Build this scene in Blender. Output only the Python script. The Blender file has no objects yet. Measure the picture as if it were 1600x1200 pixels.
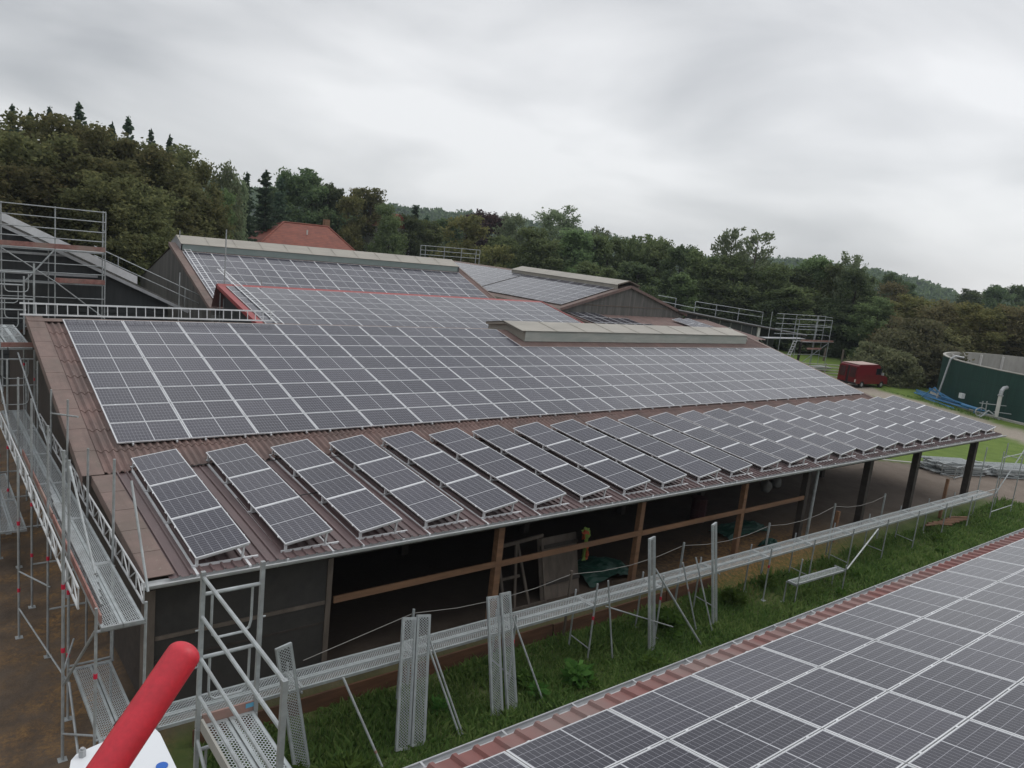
import bpy, math, random
import numpy as np
from mathutils import Vector, Matrix
RAD = math.radians
random.seed(7); RNG = np.random.default_rng(7)
scene = bpy.context.scene
col = scene.collection

# ------------------------------------------------------------------ camera, sky, sun, exposure
cam_d = bpy.data.cameras.new('camera'); cam = bpy.data.objects.new('camera', cam_d); col.objects.link(cam)
cam_d.sensor_width = 36.0; cam_d.lens = 27.0; cam_d.clip_start = 0.05; cam_d.clip_end = 6000
CR = ((0.78284, -0.61305, 0.10643), (-0.02588, -0.20297, -0.97884), (0.62168, 0.76352, -0.17476))   # right, down, forward
m = Matrix(((CR[0][0], -CR[1][0], -CR[2][0], 0.0), (CR[0][1], -CR[1][1], -CR[2][1], 0.0), (CR[0][2], -CR[1][2], -CR[2][2], 10.25), (0, 0, 0, 1)))
cam.matrix_world = m
scene.camera = cam
scene.render.resolution_x = 1024; scene.render.resolution_y = 768

SUN_AZ, SUN_EL = RAD(95), RAD(48)          # azimuth from +Y towards +X
world = bpy.data.worlds.new('World'); scene.world = world; world.use_nodes = True
wt = world.node_tree; wt.nodes.clear()
def wn(t, **k):
    n = wt.nodes.new(t)
    for a, v in k.items(): setattr(n, a, v)
    return n
w_out = wn('ShaderNodeOutputWorld'); w_mix = wn('ShaderNodeMixShader'); w_mix.inputs[0].default_value = 0.93
w_bs = wn('ShaderNodeBackground'); w_bs.inputs[1].default_value = 0.08
w_bc = wn('ShaderNodeBackground'); w_bc.inputs[1].default_value = 1.0
sky = wn('ShaderNodeTexSky', sky_type='NISHITA'); sky.sun_disc = False; sky.sun_elevation = SUN_EL; sky.sun_rotation = SUN_AZ
wt.links.new(sky.outputs[0], w_bs.inputs[0])
w_tc = wn('ShaderNodeTexCoord')
w_map = wn('ShaderNodeMapping'); w_map.inputs['Scale'].default_value = (1.0, 1.0, 2.9); w_map.inputs['Location'].default_value = (0.35, 0.1, 0.2)
wt.links.new(w_tc.outputs['Generated'], w_map.inputs[0])
w_n1 = wn('ShaderNodeTexNoise'); w_n1.inputs['Scale'].default_value = 2.3; w_n1.inputs['Detail'].default_value = 6; w_n1.inputs['Roughness'].default_value = 0.44; w_n1.inputs['Distortion'].default_value = 0.35
wt.links.new(w_map.outputs[0], w_n1.inputs[0])
w_sep = wn('ShaderNodeSeparateXYZ'); wt.links.new(w_tc.outputs['Generated'], w_sep.inputs[0])
# the cloud deck is thinner, so brighter, low over the eastern horizon
w_dot = wn('ShaderNodeVectorMath', operation='DOT_PRODUCT'); w_dot.inputs[1].default_value = (0.80, 0.56, 0.22)
wt.links.new(w_tc.outputs['Generated'], w_dot.inputs[0])
w_e = wn('ShaderNodeMapRange'); w_e.inputs[1].default_value = 0.55; w_e.inputs[2].default_value = 1.0; w_e.inputs[3].default_value = 0.0; w_e.inputs[4].default_value = 0.14
wt.links.new(w_dot.outputs['Value'], w_e.inputs[0])
w_el = wn('ShaderNodeMapRange'); w_el.inputs[1].default_value = 0.02; w_el.inputs[2].default_value = 0.45; w_el.inputs[3].default_value = 0.02; w_el.inputs[4].default_value = -0.13
wt.links.new(w_sep.outputs[2], w_el.inputs[0])
w_a1 = wn('ShaderNodeMath', operation='ADD'); wt.links.new(w_n1.outputs[0], w_a1.inputs[0]); wt.links.new(w_e.outputs[0], w_a1.inputs[1])
w_a2 = wn('ShaderNodeMath', operation='ADD'); wt.links.new(w_a1.outputs[0], w_a2.inputs[0]); wt.links.new(w_el.outputs[0], w_a2.inputs[1])
w_ramp = wn('ShaderNodeValToRGB')
cr = w_ramp.color_ramp
cr.elements[0].position = 0.37; cr.elements[0].color = (0.315, 0.322, 0.334, 1)
cr.elements[1].position = 0.63; cr.elements[1].color = (0.575, 0.577, 0.582, 1)
e_ = cr.elements.new(0.50); e_.color = (0.450, 0.455, 0.463, 1)
wt.links.new(w_a2.outputs[0], w_ramp.inputs[0])
# an overcast deck is brightest overhead
w_zen = wn('ShaderNodeMapRange', interpolation_type='SMOOTHSTEP'); w_zen.inputs[1].default_value = 0.38; w_zen.inputs[2].default_value = 0.85; w_zen.inputs[3].default_value = 1.0; w_zen.inputs[4].default_value = 2.1
wt.links.new(w_sep.outputs[2], w_zen.inputs[0]); wt.links.new(w_zen.outputs[0], w_bc.inputs[1])
wt.links.new(w_ramp.outputs[0], w_bc.inputs[0])
wt.links.new(w_bs.outputs[0], w_mix.inputs[1]); wt.links.new(w_bc.outputs[0], w_mix.inputs[2])
wt.links.new(w_mix.outputs[0], w_out.inputs[0])

sun_d = bpy.data.lights.new('sun', 'SUN'); sun_d.energy = 0.5; sun_d.angle = RAD(25); sun_d.color = (1.0, 0.97, 0.92)
sun = bpy.data.objects.new('sun', sun_d); col.objects.link(sun)
sd = Vector((math.sin(SUN_AZ) * math.cos(SUN_EL), math.cos(SUN_AZ) * math.cos(SUN_EL), math.sin(SUN_EL)))
sun.rotation_euler = sd.to_track_quat('Z', 'Y').to_euler(); sun.location = (0, 0, 60)
scene.view_settings.view_transform = 'Standard'; scene.view_settings.look = 'None'
scene.view_settings.exposure = 0.70; scene.view_settings.gamma = 1.0; scene.view_settings.use_curve_mapping = False
scene.cycles.max_bounces = 6; scene.cycles.transparent_max_bounces = 12; scene.cycles.volume_bounces = 0

# ------------------------------------------------------------------ helpers
class MB:
    """collects vertices and faces of ONE mesh"""
    def __init__(s): s.v = []; s.f = []; s.mi = []; s.uv = {}
    def quad(s, a, b, c, d, mi=0, uv=None):
        n = len(s.v); s.v += [tuple(a), tuple(b), tuple(c), tuple(d)]; s.f.append((n, n+1, n+2, n+3)); s.mi.append(mi)
        if uv: s.uv[len(s.f)-1] = uv
    def poly(s, pts, mi=0):
        n = len(s.v); s.v += [tuple(p) for p in pts]; s.f.append(tuple(range(n, n+len(pts)))); s.mi.append(mi)
    def frame_box(s, o, ax, ay, az, mi=0):
        """box from corner o along three edge vectors"""
        o, ax, ay, az = map(Vector, (o, ax, ay, az)); n = len(s.v)
        s.v += [tuple(o + ax*i + ay*j + az*k) for k in (0, 1) for j in (0, 1) for i in (0, 1)]
        for q in ((0, 2, 3, 1), (4, 5, 7, 6), (0, 1, 5, 4), (2, 6, 7, 3), (0, 4, 6, 2), (1, 3, 7, 5)):
            s.f.append(tuple(n+i for i in q)); s.mi.append(mi)
    def box(s, x0, x1, y0, y1, z0, z1, mi=0):
        s.frame_box((x0, y0, z0), (x1-x0, 0, 0), (0, y1-y0, 0), (0, 0, z1-z0), mi)
    def bar(s, p, q, w, h, up=(0, 0, 1), mi=0):
        """rectangular bar from p to q, w across, h along up"""
        p, q, up = Vector(p), Vector(q), Vector(up); d = (q-p)
        side = d.cross(up)
        if side.length < 1e-6: side = d.cross(Vector((0, 1, 0)))
        side.normalize(); u = side.cross(d).normalized()
        s.frame_box(p - side*w/2 - u*h/2, d, side*w, u*h, mi)
    def tube(s, pts, r, n=8, mi=0, caps=True, r1=None):
        pts = [Vector(p) for p in pts]; k = len(pts); base = len(s.v); prev = None
        for i, p in enumerate(pts):
            d = (pts[min(i+1, k-1)] - pts[max(i-1, 0)]).normalized()
            if prev is None:
                a = d.cross(Vector((0, 0, 1)))
                if a.length < 1e-4: a = d.cross(Vector((1, 0, 0)))
            else: a = prev - d*prev.dot(d)
            a.normalize(); prev = a; b = d.cross(a)
            rr = r if r1 is None else r + (r1-r)*i/(k-1)
            for j in range(n):
                t = 2*math.pi*j/n; s.v.append(tuple(p + a*rr*math.cos(t) + b*rr*math.sin(t)))
        for i in range(k-1):
            for j in range(n):
                j2 = (j+1) % n
                s.f.append((base+i*n+j, base+i*n+j2, base+(i+1)*n+j2, base+(i+1)*n+j)); s.mi.append(mi)
        if caps:
            s.f.append(tuple(base+j for j in reversed(range(n)))); s.mi.append(mi)
            s.f.append(tuple(base+(k-1)*n+j for j in range(n))); s.mi.append(mi)
    def prism(s, pts, ext, mi=0):
        pts = [Vector(p) for p in pts]; e = Vector(ext); n = len(s.v); k = len(pts)
        s.v += [tuple(p) for p in pts] + [tuple(p+e) for p in pts]
        s.f.append(tuple(n+i for i in reversed(range(k)))); s.mi.append(mi)
        s.f.append(tuple(n+k+i for i in range(k))); s.mi.append(mi)
        for i in range(k):
            j = (i+1) % k; s.f.append((n+i, n+j, n+k+j, n+k+i)); s.mi.append(mi)
    def grid(s, rows, mi=0, flip=False):
        n = len(s.v); w = len(rows[0])
        for r in rows: s.v += [tuple(p) for p in r]
        for i in range(len(rows)-1):
            for j in range(w-1):
                q = (n+i*w+j, n+i*w+j+1, n+(i+1)*w+j+1, n+(i+1)*w+j)
                s.f.append(q[::-1] if flip else q); s.mi.append(mi)
    def build(s, name, mats, parent=None, smooth=False, at=None):
        """at: local origin of a top-level mesh; parts subtract their thing's base"""
        off = Vector(BASE.get(parent.name, (0, 0, 0))) if parent else Vector(at or (0, 0, 0))
        me = bpy.data.meshes.new(name)
        v = np.array(s.v, dtype=float) - np.array(off)
        me.from_pydata(v.tolist(), [], s.f); me.update()
        if not isinstance(mats, (list, tuple)): mats = [mats]
        for q in mats: me.materials.append(q)
        if len(mats) > 1: me.polygons.foreach_set('material_index', s.mi)
        if smooth: me.polygons.foreach_set('use_smooth', [True]*len(s.f))
        if s.uv:
            ul = me.uv_layers.new(name='UVMap')
            for fi, uvs in s.uv.items():
                for li, u in zip(me.polygons[fi].loop_indices, uvs): ul.data[li].uv = u
        o = bpy.data.objects.new(name, me); col.objects.link(o)
        if parent: o.parent = parent; BASE[o.name] = tuple(off)
        else: o.location = off; BASE[o.name] = tuple(off)
        return o
BASE = {}
def raw_mesh(name, verts, faces, mats):
    me = bpy.data.meshes.new(name); me.from_pydata(verts, [], faces); me.update()
    for q in (mats if isinstance(mats, (list, tuple)) else [mats]): me.materials.append(q)
    return me
def tag(o, label, cat, group=None):
    o['label'] = label; o['category'] = cat
    if group: o['group'] = group
    return o
def thing(name, label, cat, loc=(0, 0, 0), group=None):
    o = bpy.data.objects.new(name, None); col.objects.link(o); o.location = loc; o.empty_display_size = 0.2
    BASE[o.name] = tuple(loc)
    return tag(o, label, cat, group)
def structure(o, kind='structure'): o['kind'] = kind; return o
def copy_tree(o, parent=None):
    c = o.copy(); col.objects.link(c)
    if parent: c.parent = parent
    for ch in list(o.children): copy_tree(ch, c)
    return c
ONES = ['first', 'second', 'third', 'fourth', 'fifth', 'sixth', 'seventh', 'eighth', 'ninth', 'tenth', 'eleventh', 'twelfth', 'thirteenth', 'fourteenth', 'fifteenth', 'sixteenth', 'seventeenth', 'eighteenth', 'nineteenth', 'twentieth', 'twenty-first', 'twenty-second', 'twenty-third', 'twenty-fourth']
def lerp(a, b, t): return tuple(a[i] + (b[i]-a[i])*t for i in range(3))

# ------------------------------------------------------------------ materials
def new_mat(name):
    q = bpy.data.materials.new(name); q.use_nodes = True; q.node_tree.nodes.clear()
    return q, q.node_tree
def N(t, typ, **k):
    n = t.nodes.new(typ)
    for a, v in k.items(): setattr(n, a, v)
    return n
def math_(t, op, a, b=None, clamp=False):
    n = N(t, 'ShaderNodeMath', operation=op); n.use_clamp = clamp
    for i, x in enumerate((a, b)):
        if x is None: continue
        if isinstance(x, (int, float)): n.inputs[i].default_value = x
        else: t.links.new(x, n.inputs[i])
    return n.outputs[0]
def noise(t, vec, scale, detail=4, rough=0.55):
    n = N(t, 'ShaderNodeTexNoise'); n.inputs['Scale'].default_value = scale; n.inputs['Detail'].default_value = detail; n.inputs['Roughness'].default_value = rough
    if vec is not None: t.links.new(vec, n.inputs[0])
    return n.outputs[0]
def ramp(t, fac, stops):
    n = N(t, 'ShaderNodeValToRGB'); r = n.color_ramp
    while len(r.elements) > len(stops): r.elements.remove(r.elements[-1])
    while len(r.elements) < len(stops): r.elements.new(0.5)
    for e, (p, c) in zip(r.elements, stops): e.position = p; e.color = (c[0], c[1], c[2], 1)
    t.links.new(fac, n.inputs[0]); return n.outputs[0]
def mixc(t, fac, a, b):
    n = N(t, 'ShaderNodeMix', data_type='RGBA')
    if isinstance(fac, (int, float)): n.inputs[0].default_value = fac
    else: t.links.new(fac, n.inputs[0])
    for i, x in ((6, a), (7, b)):
        if isinstance(x, tuple): n.inputs[i].default_value = (x[0], x[1], x[2], 1)
        else: t.links.new(x, n.inputs[i])
    return n.outputs[2]
def pos(t): return N(t, 'ShaderNodeNewGeometry').outputs['Position']
def objc(t): return N(t, 'ShaderNodeTexCoord').outputs['Object']
def scaled(t, vec, sc):
    n = N(t, 'ShaderNodeMapping'); n.inputs['Scale'].default_value = sc; t.links.new(vec, n.inputs[0]); return n.outputs[0]
def finish(t, color, rough=0.6, metal=0.0, bump=None, bump_s=0.3, bump_d=0.02, spec=0.5, alpha=None):
    p = N(t, 'ShaderNodeBsdfPrincipled'); o = N(t, 'ShaderNodeOutputMaterial')
    if isinstance(color, tuple): p.inputs['Base Color'].default_value = (*color, 1)
    else: t.links.new(color, p.inputs['Base Color'])
    if isinstance(rough, (int, float)): p.inputs['Roughness'].default_value = rough
    else: t.links.new(rough, p.inputs['Roughness'])
    p.inputs['Metallic'].default_value = metal; p.inputs['Specular IOR Level'].default_value = spec
    if alpha is not None: t.links.new(alpha, p.inputs['Alpha'])
    if bump is not None:
        b = N(t, 'ShaderNodeBump'); b.inputs['Strength'].default_value = bump_s; b.inputs['Distance'].default_value = bump_d
        t.links.new(bump, b.inputs['Height']); t.links.new(b.outputs[0], p.inputs['Normal'])
    t.links.new(p.outputs[0], o.inputs[0]); return p
def simple(name, c, rough=0.6, metal=0.0, var=0.18, scale=3.0, dirt=None, dirt_amt=0.4, stretch=(1, 1, 1), bump=0.0, spec=0.5, lichen=0.0):
    """painted / raw surface with worn, uneven colour in world space"""
    q, t = new_mat(name); v = scaled(t, pos(t), stretch)
    n1 = noise(t, v, scale, 6, 0.6); n2 = noise(t, v, scale*0.23, 3)
    lo = tuple(x*(1-var) for x in c); hi = tuple(min(1, x*(1+var)) for x in c)
    cc = ramp(t, n1, [(0.3, lo), (0.7, hi)])
    d = dirt or tuple(x*0.6 for x in c)
    f = math_(t, 'MULTIPLY', ramp(t, n2, [(0.42, (0, 0, 0)), (0.66, (1, 1, 1))]), dirt_amt)
    cc = mixc(t, f, cc, d)
    if lichen:                                                  # pale lichen spots and dark run-off streaks
        l = ramp(t, noise(t, pos(t), 11, 4, 0.7), [(0.60, (0, 0, 0)), (0.70, (1, 1, 1))])
        cc = mixc(t, math_(t, 'MULTIPLY', l, lichen), cc, (0.25, 0.23, 0.19))
        k = ramp(t, noise(t, scaled(t, pos(t), (3.0, 0.35, 1)), 1.5, 5), [(0.50, (0, 0, 0)), (0.72, (1, 1, 1))])
        cc = mixc(t, math_(t, 'MULTIPLY', k, lichen), cc, tuple(x*0.45 for x in c))
    finish(t, cc, rough, metal, n1 if bump else None, bump, 0.01, spec); return q

M = {}
M['zinc'] = simple('galvanised_steel', (0.36, 0.385, 0.39), 0.5, 0.2, 0.2, 9, (0.22, 0.225, 0.22), 0.6)
M['pale_zinc'] = simple('weathered_zinc', (0.50, 0.51, 0.51), 0.5, 0.15, 0.10, 6, (0.36, 0.37, 0.37), 0.5)
M['alu'] = simple('aluminium', (0.68, 0.69, 0.70), 0.42, 0.3, 0.06, 6, (0.42, 0.43, 0.44), 0.4)
M['alu_dull'] = simple('dull_aluminium', (0.40, 0.41, 0.42), 0.5, 0.3, 0.1, 6)
M['fibre'] = simple('brown_fibre_cement', (0.172, 0.112, 0.098), 0.8, 0, 0.22, 5, (0.125, 0.092, 0.082), 0.8, (1, 0.4, 1), 0.15, lichen=0.5)
M['verge'] = simple('brown_verge_sheet', (0.175, 0.122, 0.105), 0.75, 0, 0.12, 4, (0.115, 0.095, 0.078), 0.6, lichen=0.45)
M['lean'] = simple('brown_steel_sheet', (0.125, 0.083, 0.082), 0.5, 0, 0.12, 4, (0.085, 0.062, 0.060), 0.6, (1, 0.3, 1), lichen=0.25)
M['red_sheet'] = simple('red_steel_sheet', (0.190, 0.070, 0.060), 0.5, 0, 0.14, 3.5, (0.20, 0.15, 0.135), 0.75, (1, 0.5, 1))
M['red_trim'] = simple('red_trim_sheet', (0.29, 0.055, 0.055), 0.5, 0, 0.12, 3, (0.22, 0.06, 0.05), 0.4)
M['kick'] = simple('dark_brown_board', (0.12, 0.055, 0.028), 0.8, 0, 0.3, 4, (0.05, 0.03, 0.02), 0.6, (0.3, 2, 2), 0.2)  # darker than the brown timber of the posts
M['wood'] = simple('brown_timber', (0.215, 0.115, 0.062), 0.75, 0, 0.25, 4, (0.12, 0.07, 0.045), 0.5, (0.3, 2, 2), 0.2)
M['old_wood'] = simple('old_grey_timber', (0.13, 0.105, 0.085), 0.8, 0, 0.3, 5, (0.07, 0.055, 0.045), 0.5, (1, 1, 0.3), 0.2)
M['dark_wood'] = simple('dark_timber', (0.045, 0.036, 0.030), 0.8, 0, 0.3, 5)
M['plank_red'] = simple('worn_red_board', (0.27, 0.13, 0.11), 0.7, 0, 0.3, 5, (0.30, 0.24, 0.20), 0.7)
M['net'] = simple('dark_wind_net', (0.036, 0.033, 0.030), 0.85, 0, 0.15, 7, (0.050, 0.045, 0.040), 0.5)
M['black'] = simple('black_rubber', (0.02, 0.02, 0.02), 0.6, 0, 0.2)
M['concrete'] = simple('concrete', (0.34, 0.33, 0.30), 0.85, 0, 0.15, 2, (0.24, 0.24, 0.21), 0.5, (1, 1, 0.4))
M['white'] = simple('white_paint', (0.66, 0.68, 0.70), 0.35, 0, 0.03, 3, (0.55, 0.56, 0.56), 0.3)
M['plaster'] = simple('white_plaster', (0.58, 0.57, 0.54), 0.8, 0, 0.06, 2)
M['skylight'] = simple('weathered_skylight', (0.31, 0.288, 0.245), 0.5, 0, 0.10, 2.5, (0.24, 0.222, 0.19), 0.6, (0.5, 2, 1))
M['skyside'] = simple('skylight_side_panel', (0.36, 0.37, 0.34), 0.35, 0, 0.10, 2.5, (0.27, 0.30, 0.28), 0.7, (1, 1, 4))
M['skyside_green'] = simple('greenish_skylight_panel', (0.22, 0.27, 0.26), 0.35, 0, 0.10, 2.5, (0.17, 0.22, 0.21), 0.6, (1, 1, 4))
M['grey_cladding'] = simple('grey_cladding', (0.085, 0.082, 0.075), 0.8, 0, 0.3, 2.5, (0.19, 0.18, 0.165), 0.5, (5, 5, 0.25))
M['dark_cladding'] = simple('dark_cladding', (0.030, 0.033, 0.034), 0.7, 0, 0.3, 2.0, (0.05, 0.052, 0.05), 0.5, (3, 3, 0.4))
M['stucco'] = simple('grey_render', (0.20, 0.20, 0.19), 0.85, 0, 0.2, 2, (0.11, 0.105, 0.095), 0.6)
M['blue'] = simple('blue_steel', (0.03, 0.17, 0.36), 0.45, 0, 0.2, 4, (0.06, 0.12, 0.18), 0.4)
M['green_tarp'] = simple('green_tarpaulin', (0.006, 0.045, 0.030), 0.6, 0, 0.25, 3, bump=0.4)
M['hivis_green'] = simple('lime_fabric', (0.20, 0.30, 0.06), 0.8, 0, 0.15, 8)
M['hivis_orange'] = simple('orange_fabric', (0.45, 0.10, 0.04), 0.8, 0, 0.15, 8)
M['bark'] = simple('bark', (0.075, 0.062, 0.050), 0.9, 0, 0.3, 5)
M['birch_bark'] = simple('birch_bark', (0.40, 0.39, 0.36), 0.8, 0, 0.3, 3, (0.05, 0.05, 0.05), 0.6, (1, 1, 3))
M['tube_red'] = simple('scuffed_red_paint', (0.56, 0.022, 0.040), 0.48, 0, 0.10, 120, (0.30, 0.018, 0.028), 0.35)
M['red_mark'] = simple('red_tape', (0.60, 0.02, 0.06), 0.5, 0, 0.1)
M['van'] = simple('dark_red_car_paint', (0.14, 0.007, 0.011), 0.3, 0, 0.08, 2, (0.10, 0.012, 0.012), 0.4)
M['van_roof'] = simple('faded_roof_paint', (0.42, 0.30, 0.26), 0.5, 0, 0.08, 2)
M['dark_glass'] = simple('dark_glass', (0.012, 0.012, 0.014), 0.12, 0, 0.1)
M['dark_red'] = simple('sooty_dark_red', (0.05, 0.010, 0.012), 0.5, 0, 0.2)
M['lamp_white'] = simple('lamp_plastic', (0.60, 0.52, 0.48), 0.3, 0, 0.05)
M['blue_mark'] = simple('blue_print', (0.01, 0.10, 0.42), 0.4, 0, 0.05)
M['cyan_tape'] = simple('blue_fitting', (0.12, 0.36, 0.52), 0.5, 0, 0.1)
M['wire'] = simple('pale_tape', (0.28, 0.27, 0.25), 0.7, 0, 0.1)
M['seg_dark'] = simple('ink', (0.01, 0.01, 0.01), 0.6, 0, 0.05)

def glass_material(name, pale=0.0):
    """half-cut solar laminate: dark cells, pale grid, white border; UV in metres (u along the long side)"""
    q, t = new_mat(name)
    uv = N(t, 'ShaderNodeUVMap').outputs[0]; sp = N(t, 'ShaderNodeSeparateXYZ'); t.links.new(uv, sp.inputs[0]); u, v = sp.outputs[0], sp.outputs[1]
    uc = math_(t, 'ABSOLUTE', math_(t, 'SUBTRACT', u, 0.8775))              # distance from the middle line
    ui = math_(t, 'SUBTRACT', uc, 0.010)
    def line(x, period, w, off=0.0):
        f = math_(t, 'FRACT', math_(t, 'DIVIDE', math_(t, 'ADD', x, w*0.5 + off), period))
        return math_(t, 'LESS_THAN', f, w/period)
    vi = math_(t, 'SUBTRACT', v, 0.021)
    l_v = line(vi, 0.166, 0.0075); l_u = line(ui, 0.0834, 0.0056)
    mid = math_(t, 'LESS_THAN', ui, 0.0)
    ed = math_(t, 'GREATER_THAN', ui, 0.834)
    ev = math_(t, 'GREATER_THAN', math_(t, 'ABSOLUTE', math_(t, 'SUBTRACT', v, 0.519)), 0.500)
    g = math_(t, 'MAXIMUM', l_v, math_(t, 'MULTIPLY', l_u, 0.92))
    w = math_(t, 'MAXIMUM', mid, math_(t, 'MAXIMUM', ed, ev))
    oi = N(t, 'ShaderNodeObjectInfo').outputs['Random']
    n = noise(t, objc(t), 3.0, 2)
    cell = mixc(t, oi, (0.0070, 0.0070, 0.018), (0.010, 0.010, 0.032))
    cell = mixc(t, n, cell, (0.012, 0.011, 0.022))
    c = mixc(t, g, cell, (0.235, 0.235, 0.262))
    c = mixc(t, w, c, (0.44, 0.45, 0.47))
    dust_glare = math_(t, 'MULTIPLY', noise(t, pos(t), 0.35, 3), math_(t, 'ADD', math_(t, 'MULTIPLY', math_(t, 'POWER', oi, 2.0), 0.13), 0.03 + pale))  # dust film; its per-module amount also paints uneven sky glare into the colour
    c = mixc(t, dust_glare, c, (0.38, 0.36, 0.35))
    p = finish(t, c, 0.14, 0.0, spec=0.64)
    return q
M['pv'] = glass_material('solar_glass')

def perforated():
    q, t = new_mat('perforated_steel_deck')
    uv = N(t, 'ShaderNodeUVMap').outputs[0]; sp = N(t, 'ShaderNodeSeparateXYZ'); t.links.new(uv, sp.inputs[0]); u, v = sp.outputs[0], sp.outputs[1]
    row = math_(t, 'FLOOR', math_(t, 'DIVIDE', v, 0.033))
    sh = math_(t, 'MULTIPLY', math_(t, 'MODULO', row, 2.0), 0.0275)
    fu = math_(t, 'SUBTRACT', math_(t, 'FRACT', math_(t, 'DIVIDE', math_(t, 'ADD', u, sh), 0.055)), 0.5)
    fv = math_(t, 'SUBTRACT', math_(t, 'FRACT', math_(t, 'DIVIDE', v, 0.033)), 0.5)
    d = math_(t, 'ADD', math_(t, 'POWER', math_(t, 'MULTIPLY', fu, 0.055/0.0205), 2.0), math_(t, 'POWER', math_(t, 'MULTIPLY', fv, 0.033/0.0150), 2.0))
    hole = math_(t, 'LESS_THAN', d, 1.0)
    inside = math_(t, 'LESS_THAN', math_(t, 'ABSOLUTE', math_(t, 'SUBTRACT', v, 0.16)), 0.115)
    hole = math_(t, 'MULTIPLY', hole, inside)
    n1 = noise(t, pos(t), 6, 5)
    c = ramp(t, n1, [(0.3, (0.28, 0.31, 0.31)), (0.7, (0.40, 0.43, 0.435))])
    rim = math_(t, 'MULTIPLY', math_(t, 'LESS_THAN', d, 1.9), inside)
    c = mixc(t, math_(t, 'MULTIPLY', rim, 0.25), c, (0.50, 0.52, 0.53))
    finish(t, c, 0.5, 0.2, alpha=math_(t, 'SUBTRACT', 1.0, hole))
    return q
M['deck'] = perforated()

def leaf_mat(name, a, b, c):
    q, t = new_mat(name)
    r = N(t, 'ShaderNodeNewGeometry').outputs['Random Per Island']
    oi = N(t, 'ShaderNodeObjectInfo').outputs['Random']
    n = noise(t, objc(t), 0.55, 3)
    cc = ramp(t, math_(t, 'ADD', math_(t, 'MULTIPLY', r, 0.45), math_(t, 'MULTIPLY', n, 0.6)), [(0.25, a), (0.55, b), (0.85, c)])
    h = N(t, 'ShaderNodeHueSaturation'); t.links.new(cc, h.inputs['Color'])
    t.links.new(math_(t, 'ADD', math_(t, 'MULTIPLY', oi, 0.05), 0.475), h.inputs['Hue']); t.links.new(math_(t, 'ADD', math_(t, 'MULTIPLY', oi, 0.70), 0.80), h.inputs['Value'])
    d = N(t, 'ShaderNodeBsdfDiffuse'); tr = N(t, 'ShaderNodeBsdfTranslucent'); mx = N(t, 'ShaderNodeMixShader'); mx.inputs[0].default_value = 0.45
    t.links.new(h.outputs[0], d.inputs[0]); t.links.new(h.outputs[0], tr.inputs[0]); t.links.new(d.outputs[0], mx.inputs[1]); t.links.new(tr.outputs[0], mx.inputs[2])
    o = N(t, 'ShaderNodeOutputMaterial'); t.links.new(mx.outputs[0], o.inputs[0]); return q
LEAF = {
 'olive': leaf_mat('olive_leaves', (0.080, 0.086, 0.042), (0.130, 0.134, 0.062), (0.190, 0.176, 0.080)),
 'green': leaf_mat('green_leaves', (0.088, 0.122, 0.058), (0.148, 0.192, 0.088), (0.221, 0.263, 0.122)),
 'dark': leaf_mat('dark_leaves', (0.065, 0.092, 0.050), (0.108, 0.143, 0.072), (0.165, 0.204, 0.096)),
 'yellow': leaf_mat('yellowing_leaves', (0.116, 0.130, 0.058), (0.191, 0.198, 0.082), (0.281, 0.256, 0.102)),
 'copper': leaf_mat('copper_leaves', (0.051, 0.035, 0.035), (0.078, 0.053, 0.051), (0.111, 0.074, 0.067)),
 'grey': leaf_mat('greyish_leaves', (0.104, 0.129, 0.078), (0.166, 0.196, 0.114), (0.237, 0.263, 0.159)),
 'hazel': leaf_mat('brownish_leaves', (0.116, 0.116, 0.061), (0.178, 0.167, 0.085), (0.256, 0.218, 0.113)),
 'spruce': leaf_mat('spruce_needles', (0.046, 0.071, 0.050), (0.071, 0.103, 0.068), (0.103, 0.139, 0.085)),
 'scrub': leaf_mat('scrub_twigs', (0.096, 0.102, 0.058), (0.146, 0.150, 0.082), (0.212, 0.198, 0.116)),
 'weed': leaf_mat('weed_leaves', (0.060, 0.120, 0.028), (0.090, 0.165, 0.040), (0.130, 0.210, 0.055)),
 'grass': leaf_mat('grass_blades', (0.074, 0.128, 0.036), (0.117, 0.178, 0.052), (0.196, 0.239, 0.085)),
}
HAZE = 0.00022

# ------------------------------------------------------------------ ground
def sstep(a, b, x):
    t = np.clip((x-a)/(b-a), 0, 1); return t*t*(3-2*t)
def vnoise(x, y, s, seed=0):
    r = np.random.default_rng(seed); out = 0
    for k in range(6):
        a = r.uniform(0, 2*math.pi); f = r.uniform(0.6, 1.7)/s; p = r.uniform(0, 6.3)
        out = out + np.sin((x*math.cos(a)+y*math.sin(a))*f*2*math.pi + p)
    return out/6
ROAD = [(50, -6), (58.5, 6), (65.5, 18), (70.2, 28), (73.5, 36), (77, 46), (80, 60)]
def road_dist(x, y):
    d = np.full(x.shape, 1e9)
    for (ax, ay), (bx, by) in zip(ROAD[:-1], ROAD[1:]):
        vx, vy = bx-ax, by-ay; t = np.clip(((x-ax)*vx+(y-ay)*vy)/(vx*vx+vy*vy), 0, 1)
        d = np.minimum(d, np.hypot(x-ax-t*vx, y-ay-t*vy))
    return d
def ground_h(x, y):
    x = np.asarray(x, float); y = np.asarray(y, float)
    left = 1 - sstep(2.6, 3.8, x); right = sstep(30, 52, x)
    strip = 0.10 + 0.40*sstep(13.7, 14.0, y)
    h = strip*(1-left) + 0.28*left
    h = h*(1-right) + 0.27*right
    return h + 0.035*vnoise(x, y, 5, 3) + 0.02*vnoise(x, y, 1.3, 4)
gx = np.concatenate([np.arange(-14, 60, 0.4), np.arange(60, 150, 1.2)]); gy = np.concatenate([np.arange(1, 34, 0.4), np.arange(34, 72, 1.2)])
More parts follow.
